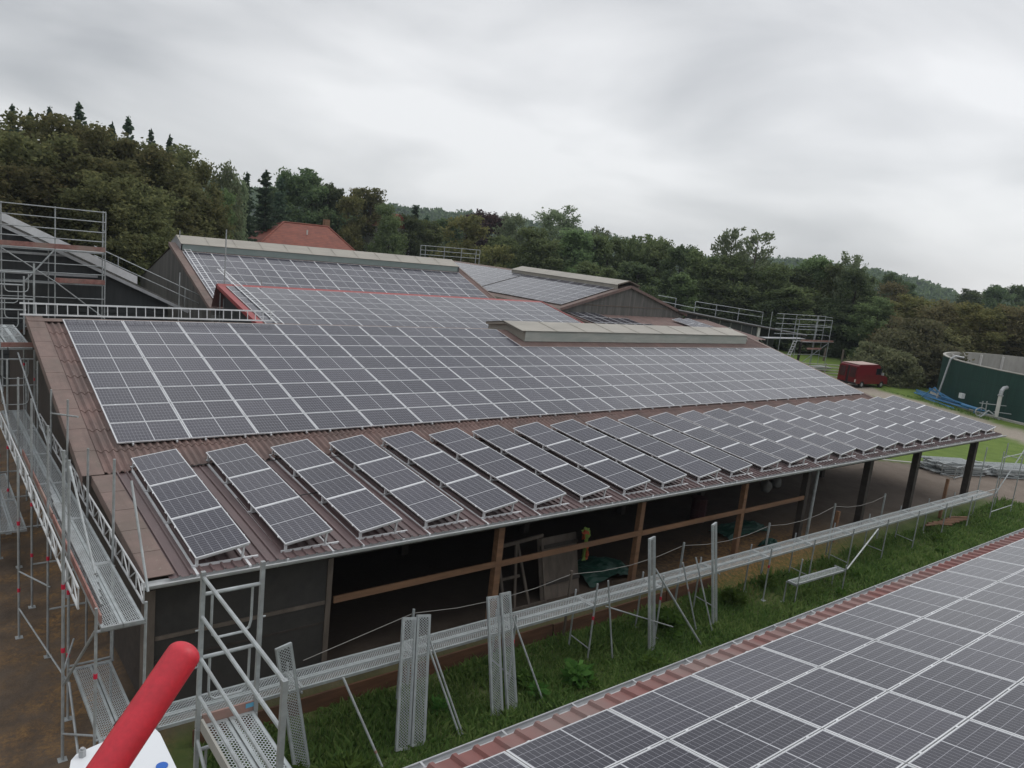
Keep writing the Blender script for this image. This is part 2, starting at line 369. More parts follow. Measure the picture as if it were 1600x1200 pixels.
GX, GY = np.meshgrid(gx, gy); GZ = ground_h(GX, GY)
nz = vnoise(GX, GY, 3.0, 11)*0.5 + vnoise(GX, GY, 0.9, 12)*0.3
left = 1 - sstep(3.0, 4.2, GX + nz)
strip = sstep(3.0, 4.2, GX+nz)*(1-sstep(13.8, 14.1, GY + nz*0.15))*(1-sstep(43, 45, GX+nz+ (GY-11)*0.4))
curb = (GX-44)*0.585 + (GY-20.5)*0.81                      # >0: lawn side
yard = (1-left)*sstep(13.8, 14.1, GY+nz*0.15)*(1-sstep(-0.35, 0.15, curb+nz*0.2))
yard = np.maximum(yard, sstep(43, 45, GX+nz+(GY-11)*0.4)*(1-sstep(-0.2, 0.2, curb+nz*0.2)))
rd = 1 - sstep(1.7, 2.6, road_dist(GX, GY) + nz*0.9)
hay = 1.3*np.exp(-(((GX-23.8)/4.6)**2 + ((GY-14.4)/1.3)**2)) + 0.25*np.exp(-(((GX-11.0)/7)**2 + ((GY-13.7)/0.3)**2))
straw = left*np.clip(0.25+0.9*vnoise(GX, GY*2.2, 2.4, 21)+0.5*vnoise(GX, GY, 0.8, 22), 0, 1)
dirt = np.clip(left + yard, 0, 1)
mb = MB(); mb.grid([list(zip(GX[i], GY[i], GZ[i])) for i in range(GX.shape[0])])
gcol, t = new_mat('ground')
at_ = N(t, 'ShaderNodeAttribute'); at_.attribute_name = 'zone'; sp = N(t, 'ShaderNodeSeparateColor'); t.links.new(at_.outputs['Color'], sp.inputs[0])
P = pos(t); nA = noise(t, P, 1.1, 8, 0.65); nB = noise(t, P, 9, 6, 0.7); nC = noise(t, P, 0.22, 3)
grass_c = ramp(t, nA, [(0.25, (0.040, 0.060, 0.018)), (0.5, (0.070, 0.100, 0.030)), (0.75, (0.110, 0.128, 0.050))])
lawn_c = ramp(t, nA, [(0.25, (0.075, 0.125, 0.022)), (0.7, (0.135, 0.190, 0.040))])
sepx = N(t, 'ShaderNodeSeparateXYZ'); t.links.new(P, sepx.inputs[0])
lawnf = N(t, 'ShaderNodeMapRange'); lawnf.inputs[1].default_value = 44; lawnf.inputs[2].default_value = 47; t.links.new(sepx.outputs[0], lawnf.inputs[0])
grass_c = mixc(t, lawnf.outputs[0], grass_c, lawn_c)
dirt_l = ramp(t, nA, [(0.25, (0.060, 0.046, 0.035)), (0.5, (0.115, 0.088, 0.066)), (0.78, (0.185, 0.142, 0.105))])
dirt_r = ramp(t, nA, [(0.25, (0.16, 0.130, 0.106)), (0.75, (0.24, 0.200, 0.166))])
xf = N(t, 'ShaderNodeMapRange'); xf.inputs[1].default_value = 20; xf.inputs[2].default_value = 35; t.links.new(sepx.outputs[0], xf.inputs[0])
dirt_c = mixc(t, xf.outputs[0], dirt_l, dirt_r)
dirt_c = mixc(t, math_(t, 'MULTIPLY', nB, 0.35), dirt_c, (0.07, 0.052, 0.040))
# the dirt colour turns darker on the floor inside the barn
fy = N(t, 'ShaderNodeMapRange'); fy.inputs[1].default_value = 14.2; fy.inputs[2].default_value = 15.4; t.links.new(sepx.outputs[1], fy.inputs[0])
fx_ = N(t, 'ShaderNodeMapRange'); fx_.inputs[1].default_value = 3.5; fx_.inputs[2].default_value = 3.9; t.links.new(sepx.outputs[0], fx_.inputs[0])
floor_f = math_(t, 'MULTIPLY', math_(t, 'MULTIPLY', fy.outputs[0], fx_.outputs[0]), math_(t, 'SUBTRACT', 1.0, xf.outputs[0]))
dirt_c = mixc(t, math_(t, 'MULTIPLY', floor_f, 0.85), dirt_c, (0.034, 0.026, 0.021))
hay_c = ramp(t, nB, [(0.3, (0.17, 0.092, 0.036)), (0.7, (0.34, 0.195, 0.075))])
road_c = ramp(t, nB, [(0.3, (0.22, 0.19, 0.155)), (0.7, (0.34, 0.30, 0.25))])
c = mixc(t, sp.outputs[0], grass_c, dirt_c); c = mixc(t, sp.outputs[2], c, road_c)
hb = math_(t, 'MULTIPLY', sp.outputs[1], ramp(t, nB, [(0.35, (0, 0, 0)), (0.62, (1, 1, 1))]))
c = mixc(t, hb, c, hay_c)
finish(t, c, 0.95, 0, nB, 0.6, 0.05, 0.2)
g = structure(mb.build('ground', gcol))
zc = np.stack([dirt.ravel(), np.clip(hay+straw*1.25, 0, 1).ravel(), rd.ravel(), np.ones(dirt.size)], 1)
ca = g.data.color_attributes.new('zone', 'FLOAT_COLOR', 'POINT'); ca.data.foreach_set('color', zc.ravel().astype(np.float32))
g.data.polygons.foreach_set('use_smooth', [True]*len(g.data.polygons))
mb = MB(); mb.quad((-2500, -800, -0.12), (3500, -800, -0.12), (3500, 3500, -0.12), (-2500, 3500, -0.12))
meadow_m, t = new_mat('meadow'); P = pos(t); nA = noise(t, P, 0.15, 8, 0.65)
finish(t, ramp(t, nA, [(0.25, (0.050, 0.085, 0.022)), (0.7, (0.095, 0.140, 0.038))]), 0.95, 0, spec=0.2)
structure(mb.build('meadow', meadow_m))

# ------------------------------------------------------------------ roof sheet builders
def wave_profile(x0, x1, pitch, amp, per=6):
    n = int((x1-x0)/pitch*per)
    return [(x0+pitch*i/per, amp*math.sin(2*math.pi*i/per)) for i in range(n+1)]
def rib_profile(x0, x1, pitch, h, flat, slope):
    out = []; x = x0
    top = pitch - flat - 2*slope
    while x < x1:
        for dx, z in ((0, 0), (flat, 0), (flat+slope, h), (flat+slope+top, h)):
            if x+dx <= x1: out.append((x+dx, z))
        x += pitch
    return out
def courses(mb, prof, y_top, z_top, slope, length, n, lift=0.014, sgn=-1, mi=0):
    """overlapping sheet courses down a slope; each lower end rides over the next"""
    c, s_ = math.cos(slope), math.sin(slope)
    for k in range(n):
        a = length*k/n; b = length*(k+1)/n + (0.06 if k < n-1 else 0)
        ra = [(x, y_top + sgn*a*c, z_top - a*s_ + z) for x, z in prof]
        rb = [(x, y_top + sgn*b*c, z_top - b*s_ + z + lift) for x, z in prof]
        re = [(x, p[1]+sgn*0.002, p[2]-lift*0.9) for (x, z), p in zip(prof, rb)]
        mb.grid([ra, rb, re], mi, flip=(sgn > 0))

# ------------------------------------------------------------------ long barn with its lean-to
SL = RAD(13.32); T13 = math.tan(SL)
def z_main(y): return 6.27 + (y-28.5)*T13
def z_lean(y): return 3.62 + (y-13.95)*0.0762
barn = thing('long_barn', 'long brown barn with corrugated solar roof and open lean-to on timber posts', 'barn', (3.4, 14.4, 0.3))
RY, RZ = 28.74, z_main(28.74)
mb = MB(); courses(mb, wave_profile(3.45, 41.75, 0.177, 0.033), RY, RZ-0.012, SL, (RY-19.12)/math.cos(SL), 9, lift=0.026)
mb.build('corrugated_roof', M['fibre'], barn, smooth=False)
mb = MB(); courses(mb, wave_profile(3.45, 41.75, 0.177, 0.024, 4), RY, RZ, SL, 9.6, 1, sgn=1)
mb.build('rear_roof', M['fibre'], barn)
mb = MB(); courses(mb, rib_profile(3.75, 43.3, 0.207, 0.034, 0.150, 0.014), 19.45, z_lean(19.45), math.atan(0.0762), (19.45-13.88)/math.cos(0.0762), 1, lift=0.004)
mb.build('lean_to_roof', M['lean'], barn)
def verge(mb, x, y0, y1, zf, w, drop, side):
    """L-shaped verge pieces laid in overlapping lengths"""
    L = 1.22; n = int(math.ceil(abs(y1-y0)/L))
    for k in range(n):
        ya = y0 + (y1-y0)*k/n; yb = y0 + (y1-y0)*(k+1)/n + 0.008
        za, zb = zf(ya)+0.050, zf(yb)+0.054
        xo = x; xi = x + side*w
        for a, b, h in (((xo, ya, za), (xo, yb, zb), 0),):
            mb.frame_box((min(xo, xi), ya, za-0.012), (w, 0, 0), (0, yb-ya, zb-za), (0, 0, 0.012))
            mb.frame_box((xo-(0.006 if side > 0 else -0.006), ya, za-drop), ((0.012)*(1 if side > 0 else -1), 0, 0), (0, yb-ya, zb-za), (0, 0, drop-0.004))
for x, sd_ in ((3.17, 1), (41.85, -1)):
    mb = MB(); verge(mb, x, 29.05, 19.0, z_main, 0.46 if sd_ > 0 else 0.30, 0.24, sd_); mb.build('verge_trim', M['verge'], barn)
mb = MB(); verge(mb, 3.36, 19.0, 13.95, lambda y: z_lean(y)+0.0, 0.50, 0.22, 1); mb.build('verge_trim', M['verge'], barn)
mb = MB(); verge(mb, 43.4, 19.3, 13.95, lambda y: z_lean(y)-0.01, 0.18, 0.18, -1); mb.build('verge_trim', M['verge'], barn)
# ridge pieces on the part without the skylight
mb = MB()
for k in range(16):
    xa = 3.2 + k*1.15; xb = xa + 1.19
    if xa > 21.6: break
    mb.prism([(xa, RY-0.30, RZ-0.02), (xa, RY, RZ+0.03), (xa, RY+0.30, RZ-0.02), (xa, RY+0.30, RZ+0.0), (xa, RY, RZ+0.05+0.005*(k % 2)), (xa, RY-0.30, RZ+0.0)], (xb-xa, 0, 0))
mb.build('ridge_cap', M['verge'], barn)
# raised translucent ridge light
LX0, LX1 = 22.7, 40.0; ly0, ly1 = 27.3, 30.2; lz = 6.47; LT_ = 6.78-0.05
mb = MB()
mb.quad((LX0-0.25, ly0-0.06, lz+0.05), (LX1, ly0-0.06, lz+0.05), (LX1, RY, LT_+0.05), (LX0-0.25, RY, LT_+0.05))
mb.quad((LX0-0.25, RY, LT_+0.05), (LX1, RY, LT_+0.05), (LX1, ly1+0.06, lz+0.05), (LX0-0.25, ly1+0.06, lz+0.05))
mb.quad((LX0-0.25, ly0-0.06, lz+0.02), (LX0-0.25, RY, LT_+0.02), (LX1, RY, LT_+0.02), (LX1, ly0-0.06, lz+0.02))
for k in range(1, 9):                                           # laps between the sheets
    x = LX0 + (LX1-LX0)*k/9
    mb.frame_box((x-0.02, ly0-0.06, lz+0.056), (0.04, 0, 0), (0, RY-ly0+0.06, LT_-lz), (0, 0, 0.012))
sk = mb.build('ridge_skylight', M['skylight'], barn)
mb = MB(); zb = z_main(ly0)
mb.box(LX0, LX1, ly0-0.012, ly0, zb+0.03, lz+0.06)
mb.build('front_panel', M['skyside'], sk)
mb = MB(); mb.box(LX0, LX1, ly1, ly1+0.012, zb, lz+0.06); mb.build('rear_panel', M['skyside'], sk)
mb = MB(); mb.bar((LX0-0.12, ly0, lz), (LX0-0.12, RY, LT_-0.04), 0.08, 0.08); mb.bar((LX0-0.12, RY, LT_-0.04), (LX0-0.12, ly1, lz), 0.10, 0.12); mb.build('end_frame', M['skylight'], sk)
mb = MB(); mb.poly([(LX0+0.02, ly0, lz+0.02), (LX0+0.02, RY, LT_-0.02), (LX0+0.02, ly1, lz+0.02), (LX0+0.02, ly1, zb), (LX0+0.02, RY, RZ), (LX0+0.02, ly0, zb)]); mb.build('end_panel', M['skylight'], sk)
mb = MB(); mb.bar((LX1+0.05, ly0, zb+0.18), (LX1+0.05, RY, LT_-0.05), 0.06, 0.3); mb.build('end_frame', M['skyside'], sk)
# eaves gutter
mb = MB(); gy0 = 13.86
rows = []
for x in (3.28, 43.55):
    rows.append([(x, gy0+0.10*math.cos(a), 3.60+0.10*math.sin(a)) for a in np.linspace(math.pi, 2*math.pi, 9)])
mb.grid(rows); mb.grid([[(p[0], gy0+(p[1]-gy0)*1.06, 3.60+(p[2]-3.60)*1.06) for p in r] for r in rows], flip=True)
mb.tube([(3.28, gy0-0.104, 3.602), (43.55, gy0-0.104, 3.602)], 0.014, 6)
for k in range(26):
    x = 4.2 + k*1.55; rr = [(x, gy0+0.110*math.cos(a), 3.60+0.110*math.sin(a)) for a in np.linspace(math.pi*0.95, 2*math.pi, 9)]
    mb.grid([rr, [(p[0]+0.03, p[1], p[2]) for p in rr]], flip=True)
mb.build('gutter', M['pale_zinc'], barn)
# posts, beam, rails
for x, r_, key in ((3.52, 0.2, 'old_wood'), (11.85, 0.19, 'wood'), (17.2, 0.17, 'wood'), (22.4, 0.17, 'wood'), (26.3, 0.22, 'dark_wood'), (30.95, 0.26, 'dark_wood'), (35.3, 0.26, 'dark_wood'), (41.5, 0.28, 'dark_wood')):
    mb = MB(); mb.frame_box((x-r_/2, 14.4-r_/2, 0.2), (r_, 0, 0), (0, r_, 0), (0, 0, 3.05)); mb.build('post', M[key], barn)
mb = MB(); mb.tube([(26.75, 14.25, 0.3), (26.75, 14.25, 3.3)], 0.055, 10); mb.tube([(26.75, 14.25, 3.3), (26.75, 13.88, 3.52)], 0.055, 10); mb.build('downpipe', M['zinc'], barn)
mb = MB(); mb.box(3.4, 43.3, 14.3, 14.5, 3.24, 3.50); mb.build('eaves_beam', M['dark_wood'], barn)
for k in range(14):
    x = 3.9 + k*3.0; mb = MB(); mb.bar((x, 14.0, z_lean(14.0)-0.14), (x, 19.4, z_lean(19.4)-0.14), 0.1, 0.2); mb.build('rafter', M['dark_wood'], barn)
for a, b in ((7.3, 11.75), (11.95, 17.11), (17.29, 22.31), (22.49, 26.2)):
    mb = MB(); mb.bar((a, 14.33, 2.24), (b, 14.33, 2.26), 0.05, 0.15); mb.build('rail', M['wood'], barn)
# netted bay at the left end
mb = MB(); mb.box(3.63, 7.12, 14.36, 14.40, 0.3, 3.24); nb = mb.build('wind_net', M['net'], barn)
mb = MB(); mb.box(7.12, 7.24, 14.33, 14.45, 0.2, 3.24); mb.build('lath', M['old_wood'], nb)
mb = MB(); mb.box(3.64, 7.1, 14.325, 14.358, 2.18, 2.26); mb.build('lath', M['old_wood'], nb)
mb = MB(); mb.box(3.64, 7.1, 14.34, 14.358, 1.72, 1.76); mb.build('lath', M['dark_wood'], nb)
# left gable, back wall, inner posts
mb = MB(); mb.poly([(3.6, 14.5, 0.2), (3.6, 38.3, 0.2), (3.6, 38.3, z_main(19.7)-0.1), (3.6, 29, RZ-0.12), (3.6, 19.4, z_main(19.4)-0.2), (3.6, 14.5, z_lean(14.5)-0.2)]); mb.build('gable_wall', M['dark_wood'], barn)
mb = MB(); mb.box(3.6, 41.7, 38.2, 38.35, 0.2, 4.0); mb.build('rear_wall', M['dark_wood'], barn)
for k in range(8):
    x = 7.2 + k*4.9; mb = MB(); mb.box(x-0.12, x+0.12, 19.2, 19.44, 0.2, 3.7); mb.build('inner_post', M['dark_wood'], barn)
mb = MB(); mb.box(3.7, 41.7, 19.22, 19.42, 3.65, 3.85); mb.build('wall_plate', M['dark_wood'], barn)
mb = MB(); mb.box(3.7, 30.0, 24.0, 24.12, 0.2, 3.6); mb.build('partition', M['dark_wood'], barn)
mb = MB(); mb.poly([(41.6, 24, 0.2), (41.6, 38.3, 0.2), (41.6, 38.3, 3.9), (41.6, 29, RZ-0.12), (41.6, 24, 4.9)]); mb.build('gable_wall', M['grey_cladding'], barn)
# boards along the foot of the open front
for k, (a, b) in enumerate(((4.2, 8.8), (8.85, 13.4), (13.45, 18.0), (18.05, 20.2))):
    mb = MB(); mb.frame_box((a, 13.62, 0.06), (b-a, 0, 0), (0, 0.05, 0), (0, 0.03, 0.44+0.03*(k % 2))); mb.build('kick_board', M['kick'], barn)

# ------------------------------------------------------------------ red foreground roof
SF = RAD(9.68)
FP = Vector((9.2, 6.31, 4.23))                                   # a module corner on the plane of the modules
fg = thing('red_roof_shed', 'shed below the camera with ribbed red sheet roof and grey eaves gutter', 'shed', (14.0, 3.0, 0.1))
def z_fg(y): return FP.z - 0.10 + (6.31-y)*math.tan(SF)
def fg_prof():
    out = []; x = 4.25
    while x < 30:
        out += [(x, 0), (x+0.215, 0), (x+0.245, 0.045), (x+0.300, 0.045)]; x += 0.333
    return out
prof = fg_prof(); ye = 6.72; yt = -4.0
mb = MB(); rows = []
for y in np.linspace(ye, yt, 8): rows.append([(x, y, z_fg(y)-0.02+z) for x, z in prof])
mb.grid(rows, flip=True)
rows = [[(x, ye, z_fg(ye)-0.02+z) for x, z in prof], [(x, ye+0.001, z_fg(ye)-0.03+z) for x, z in prof]]; mb.grid(rows)
mb.build('ribbed_roof', M['red_sheet'], fg)
mb = MB(); gz = z_fg(ye)-0.05; yy = ye+0.055
rows = [[(x, yy+0.085*math.cos(a), gz+0.085*math.sin(a)) for a in np.linspace(math.pi, 2*math.pi, 9)] for x in (4.0, 30.0)]
mb.grid(rows, flip=False); mb.grid([[(p[0], yy+(p[1]-yy)*1.05, gz+(p[2]-gz)*1.05) for p in r] for r in rows], flip=True)
mb.tube([(4.0, yy+0.088, gz+0.004), (30.0, yy+0.088, gz+0.004)], 0.012, 6)
for k in range(20):
    x = 4.8 + k*1.25; mb.bar((x, ye-0.02, gz+0.01), (x, yy+0.09, gz+0.012), 0.03, 0.006)
mb.build('gutter', M['alu_dull'], fg)
mb = MB(); mb.box(4.4, 30, ye-0.25, ye-0.17, 0.0, z_fg(ye-0.2)-0.03); mb.build('wall', M['stucco'], fg)
mb = MB(); mb.poly([(4.4, ye-0.25, 0), (4.4, yt, 0), (4.4, yt, z_fg(yt)-0.03), (4.4, ye-0.25, z_fg(ye-0.25)-0.03)]); mb.build('wall', M['stucco'], fg)

# ------------------------------------------------------------------ steep middle barn
SM = RAD(19.35); MP = Vector((13.97, 51.98, 7.75))
def z_mid(y): return MP.z - 0.13 + (y-MP.y)*math.tan(SM)
MY = 53.5; MZ = z_mid(MY); MX0, MX1 = 13.75, 36.3; ME = 44.5
mid = thing('steep_barn', 'steep grey barn behind the long barn with pale greenish ridge skylight', 'barn', (20, 48, 0.2))
mb = MB(); courses(mb, wave_profile(MX0+0.3, MX1, 0.177, 0.024, 4), MY, MZ, SM, (MY-ME)/math.cos(SM), 8); mb.build('corrugated_roof', M['fibre'], mid)
mb = MB(); courses(mb, wave_profile(MX0+0.3, MX1, 0.5, 0.02, 3), MY, MZ, SM, (MY-ME)/math.cos(SM), 1, sgn=1); mb.build('rear_roof', M['fibre'], mid)
mb = MB(); verge(mb, MX0, MY, ME-0.1, z_mid, 0.42, 0.22, 1); mb.build('verge_trim', M['verge'], mid)
mb = MB(); verge(mb, MX1+0.12, MY, ME-0.1, z_mid, 0.16, 0.2, -1); mb.build('verge_trim', M['verge'], mid)
sx0, sx1 = MX0+0.45, MX1-0.55
mb = MB(); a, b = MY-1.15, MY+1.15; za = z_mid(a)
mb.frame_box((sx0, a-0.05, za+0.44), (sx1-sx0, 0, 0), (0, MY-a+0.05, MZ+0.52-za-0.44), (0, 0, 0.03))
mb.frame_box((sx0, MY, MZ+0.52), (sx1-sx0, 0, 0), (0, b-MY, za+0.44-MZ-0.52), (0, 0, 0.03))
for k in range(1, 12):
    x = sx0+(sx1-sx0)*k/12; mb.frame_box((x-0.02, a-0.05, za+0.475), (0.04, 0, 0), (0, MY-a, MZ+0.08-za), (0, 0, 0.012))
ms = mb.build('ridge_skylight', M['skylight'], mid)
mb = MB(); mb.box(sx0+0.1, sx1-0.1, a, a+0.015, za+0.03, za+0.44); mb.build('front_panel', M['skyside_green'], ms)
mb = MB(); mb.poly([(sx1-0.02, a-0.1, za+0.02), (sx1-0.02, b, za+0.02), (sx1-0.02, b, za+0.44), (sx1-0.02, MY, MZ+0.54), (sx1-0.02, a-0.1, za+0.44)]); mb.build('end_panel', M['alu_dull'], ms)
mb = MB(); mb.poly([(sx0+0.02, b, za+0.02), (sx0+0.02, a, za+0.02), (sx0+0.02, a, za+0.44), (sx0+0.02, MY, MZ+0.54), (sx0+0.02, b, za+0.44)]); mb.build('end_panel', M['alu_dull'], ms)
mb = MB(); mb.poly([(MX0+0.35, 62.3, 0), (MX0+0.35, ME+0.4, 0), (MX0+0.35, ME+0.4, z_mid(ME+0.4)-0.1), (MX0+0.35, MY, MZ-0.1), (MX0+0.35, 62.3, z_mid(ME+0.4)-0.1)]); mb.build('gable_wall', M['grey_cladding'], mid)
mb = MB(); mb.box(MX0+0.4, MX1, ME+0.4, ME+0.55, 0, z_mid(ME+0.5)-0.1); mb.build('front_wall', M['stucco'], mid)
mb = MB(); mb.poly([(MX1-0.1, ME+0.4, 0), (MX1-0.1, 62.3, 0), (MX1-0.1, 62.3, z_mid(ME+0.4)-0.1), (MX1-0.1, MY, MZ-0.1), (MX1-0.1, ME+0.4, z_mid(ME+0.4)-0.1)]); mb.build('gable_wall', M['grey_cladding'], mid)
# rendered pier at the corner
mb = MB(); mb.box(MX0+0.2, MX0+0.9, ME-0.1, ME+0.38, 0, 4.6); mb.build('corner_pier', M['stucco'], mid)

# ------------------------------------------------------------------ red-trimmed link roof
SR = RAD(11.1); RP = Vector((16.0, 43.41, 6.45))
def z_red(y): return RP.z - 0.11 + (y-RP.y)*math.tan(SR)
rx0, rx1, ryt, rye = 13.85, 37.55, 43.75, 36.2
rd_ = thing('red_trimmed_shed', 'low shed roof edged with red sheet trim between the two big barns', 'shed', (25, 40, 0.2))
mb = MB(); courses(mb, rib_profile(rx0, rx1, 0.25, 0.035, 0.16, 0.02), ryt, z_red(ryt), SR, (ryt-rye)/math.cos(SR), 1, lift=0.003); mb.build('ribbed_roof', M['red_sheet'], rd_)
mb = MB(); mb.frame_box((rx0-0.02, rye, z_red(rye)-0.14), (0.34, 0, 0), (0, ryt-rye, z_red(ryt)-z_red(rye)), (0, 0, 0.20)); mb.build('verge_trim', M['red_trim'], rd_)
mb = MB(); mb.frame_box((rx1-0.10, rye, z_red(rye)-0.12), (0.12, 0, 0), (0, ryt-rye, z_red(ryt)-z_red(rye)), (0, 0, 0.24)); mb.build('verge_trim', M['red_trim'], rd_)
mb = MB(); mb.prism([(rx0, ryt-0.30, z_red(ryt-0.30)+0.035), (rx0, ryt, z_red(ryt)+0.11), (rx0, ryt+0.25, z_red(ryt)+0.02), (rx0, ryt+0.25, z_red(ryt)-0.05), (rx0, ryt-0.3, z_red(ryt-0.3)+0.0)], (rx1-rx0, 0, 0)); mb.build('ridge_cap', M['red_trim'], rd_)
mb = MB(); mb.quad((rx0, ryt+0.2, z_red(ryt)), (rx1, ryt+0.2, z_red(ryt)), (rx1, ryt+0.9, z_red(ryt)-1.3), (rx0, ryt+0.9, z_red(ryt)-1.3)); mb.build('rear_roof', M['red_sheet'], rd_)
for x in (rx0+0.4, rx1-0.4):
    mb = MB(); mb.poly([(x, rye+0.3, 0.2), (x, ryt-0.1, 0.2), (x, ryt-0.1, z_red(ryt)-0.16), (x, rye+0.3, z_red(rye)-0.16)]); mb.build('side_wall', M['dark_cladding'], rd_)

# ------------------------------------------------------------------ far barn, its gable towards us, and its side wings
FX, FY, FZ = 51.5, 48.0, 7.93; SFB = math.tan(RAD(15.6)); FY1 = 82.0
fb = thing('far_barn', 'brown gabled barn far back with weathered grey gable and pale ridge skylight', 'barn', (51.5, 60, 0.2))
for sgn, nm in ((-1, 'roof_slope'), (1, 'roof_slope')):
    mb = MB(); w = 8.25
    n = 40; rows = []
    for y in np.linspace(FY-0.15, FY1, 120):
        rows.append([(FX, y, FZ+0.02*math.sin(y*9)), (FX+sgn*w*0.5, y, FZ-SFB*w*0.5+0.02*math.sin(y*9)), (FX+sgn*w, y, FZ-SFB*w+0.02*math.sin(y*9))])
    mb.grid(rows, flip=(sgn > 0)); mb.build(nm, M['verge'], fb)
    mb = MB(); mb.bar((FX, FY-0.17, FZ-0.06), (FX+sgn*w, FY-0.17, FZ-SFB*w-0.06), 0.08, 0.24); mb.build('verge_board', M['fibre'], fb)
mb = MB(); w = 8.25
mb.bar((FX-w-0.02, FY-0.2, FZ-SFB*w-0.08), (FX-w-0.02, FY1, FZ-SFB*w-0.08), 0.1, 0.16); mb.build('gutter', M['skylight'], fb)
mb = MB(); mb.poly([(FX-w+0.3, FY, 0.2), (FX+w-0.3, FY, 0.2), (FX+w-0.3, FY, FZ-SFB*(w-0.3)-0.05), (FX, FY, FZ-0.05), (FX-w+0.3, FY, FZ-SFB*(w-0.3)-0.05)]); mb.build('gable_wall', M['grey_cladding'], fb)
mb = MB(); mb.box(FX-6.4, FX+6.4, FY-0.03, FY-0.005, 6.02, 6.10); mb.build('wall_batten', M['old_wood'], fb)
mb = MB(); mb.box(FX-w+0.3, FX-w+0.45, FY+0.05, FY1, 0.2, FZ-SFB*w-0.1); mb.build('side_wall', M['dark_wood'], fb)
mb = MB(); mb.box(FX-w+0.28, FX-w+0.5, FY-0.4, FY-0.06, 0.2, 5.2); mb.build('corner_pier', M['stucco'], fb)
mb = MB()
for sgn in (-1, 1):
    mb.frame_box((FX, FY+0.2, FZ+0.42), (sgn*1.45, 0, -0.42), (0, 15.5, 0), (0, 0, 0.03))
mb.box(FX-1.40, FX-1.37, FY+0.2, FY+15.6, FZ-SFB*1.4+0.0, FZ+0.02); mb.box(FX+1.37, FX+1.40, FY+0.2, FY+15.6, FZ-SFB*1.4, FZ+0.02)
fs = mb.build('ridge_skylight', M['skylight'], fb)
mb = MB(); mb.bar((FX-1.4, FY+0.15, FZ+0.05), (FX, FY+0.15, FZ+0.42), 0.08, 0.10); mb.bar((FX, FY+0.15, FZ+0.42), (FX+1.4, FY+0.15, FZ+0.05), 0.08, 0.10); mb.build('end_frame', M['old_wood'], fs)
# brown lean-to in front of the gable
mb = MB(); LW0, LW1 = FX-w+0.3, 62.5; lz1, lz0 = 5.25, 4.35
mb.grid([[(x, y, lz0+(lz1-lz0)*(y-40.5)/(FY-40.5)+0.03*math.sin(x*12)) for x in np.arange(LW0, LW1, 0.13)] for y in (40.5, 44, FY)]); mb.build('front_lean_to', M['fibre'], fb)
mb = MB(); mb.box(LW0+0.1, LW0+0.25, 40.6, FY-0.45, 0.2, 4.3); mb.build('side_wall', M['dark_wood'], fb)
mb = MB(); mb.bar((LW0-0.05, 40.4, lz0), (LW0-0.05, FY-0.4, lz1-0.04), 0.06, 0.22); mb.build('verge_board', M['old_wood'], fb)
# right wing: shallow roof with its edge towards us
wg = thing('side_wing', 'low shallow-roofed shed wing right of the far barn with dark clad wall', 'shed', (70, 52, 0.2))
WX0, WX1 = 58.3, 81.5
def z_wing(x): return 6.12 + (x-58.2)*(4.12-6.15)/(80.4-58.2)
mb = MB(); mb.frame_box((WX0, FY-0.3, z_wing(WX0)-0.10), (WX1-WX0, 0, z_wing(WX1)-z_wing(WX0)), (0, 9.0, 0), (0, 0, 0.09)); mb.build('roof', M['alu_dull'], wg)
mb = MB(); mb.bar((WX0, FY-0.33, z_wing(WX0)-0.17), (WX1, FY-0.33, z_wing(WX1)-0.17), 0.05, 0.14); mb.build('verge_board', M['dark_wood'], wg)
mb = MB(); mb.poly([(59.8, FY, 0.2), (72.0, FY, 0.2), (72.0, FY, z_wing(72)-0.12), (59.8, FY, z_wing(59.8)-0.12)]); ww = mb.build('wall', M['dark_cladding'], wg)
for k in range(6):
    x = 61.5+k*1.9; mb = MB(); mb.box(x, x+0.05, FY-0.03, FY-0.004, 2.2, z_wing(x)-0.3); mb.build('batten', M['concrete'], ww)
mb = MB(); mb.box(72.0, 72.45, FY-0.12, FY+0.2, 0.2, z_wing(72)-0.12); mb.build('corner_post', M['plaster'], wg)
mb = MB(); mb.poly([(72.4, FY+3.5, 0.2), (81, FY+3.5, 0.2), (81, FY+3.5, z_wing(81)-0.12), (72.4, FY+3.5, z_wing(72.4)-0.12)]); mb.build('rear_wall', M['dark_cladding'], wg)
mb = MB(); mb.box(80.9, 81.1, FY-0.1, FY+0.1, 0.2, z_wing(81)-0.15); mb.build('post', M['dark_wood'], wg)

# ------------------------------------------------------------------ left barn
lb = thing('left_barn', 'dark clad barn at the left edge with light sheet on its sloping verge', 'barn', (5, 50, 0.2))
LBY = 46.0
def z_lb(x): return 8.80 + (x-4.0)*(-0.4493)
pts = [(-6, 3.4+0.0), (-6, 0)]
mb = MB(); mb.poly([(-12, LBY, 0), (11.9, LBY, 0), (11.9, LBY, z_lb(11.9)-0.1), (-1.2, LBY, z_lb(-1.2)-0.1), (-12, LBY, z_lb(-1.2)-0.1-10.8*0.4493)]); lw = mb.build('gable_wall', M['dark_cladding'], lb)
for k in range(16):                                              # horizontal cladding boards, open-jointed
    z = 0.5 + k*0.28
    if z < 4.9:
        mb = MB(); xe = min(11.8, 4.0+(8.55-z)/0.4493); mb.frame_box((-11.9, LBY-0.05, z), (xe+11.9, 0, 0), (0, 0.03, 0.012), (0, 0, 0.20)); mb.build('cladding_board', M['dark_cladding'], lw)
mb = MB(); mb.frame_box((-1.2, LBY-0.35, z_lb(-1.2)-0.06), (14.1, 0, -14.1*0.4493), (0, 12, 0), (0, 0, 0.09)); mb.build('roof_slope', M['grey_cladding'], lb)
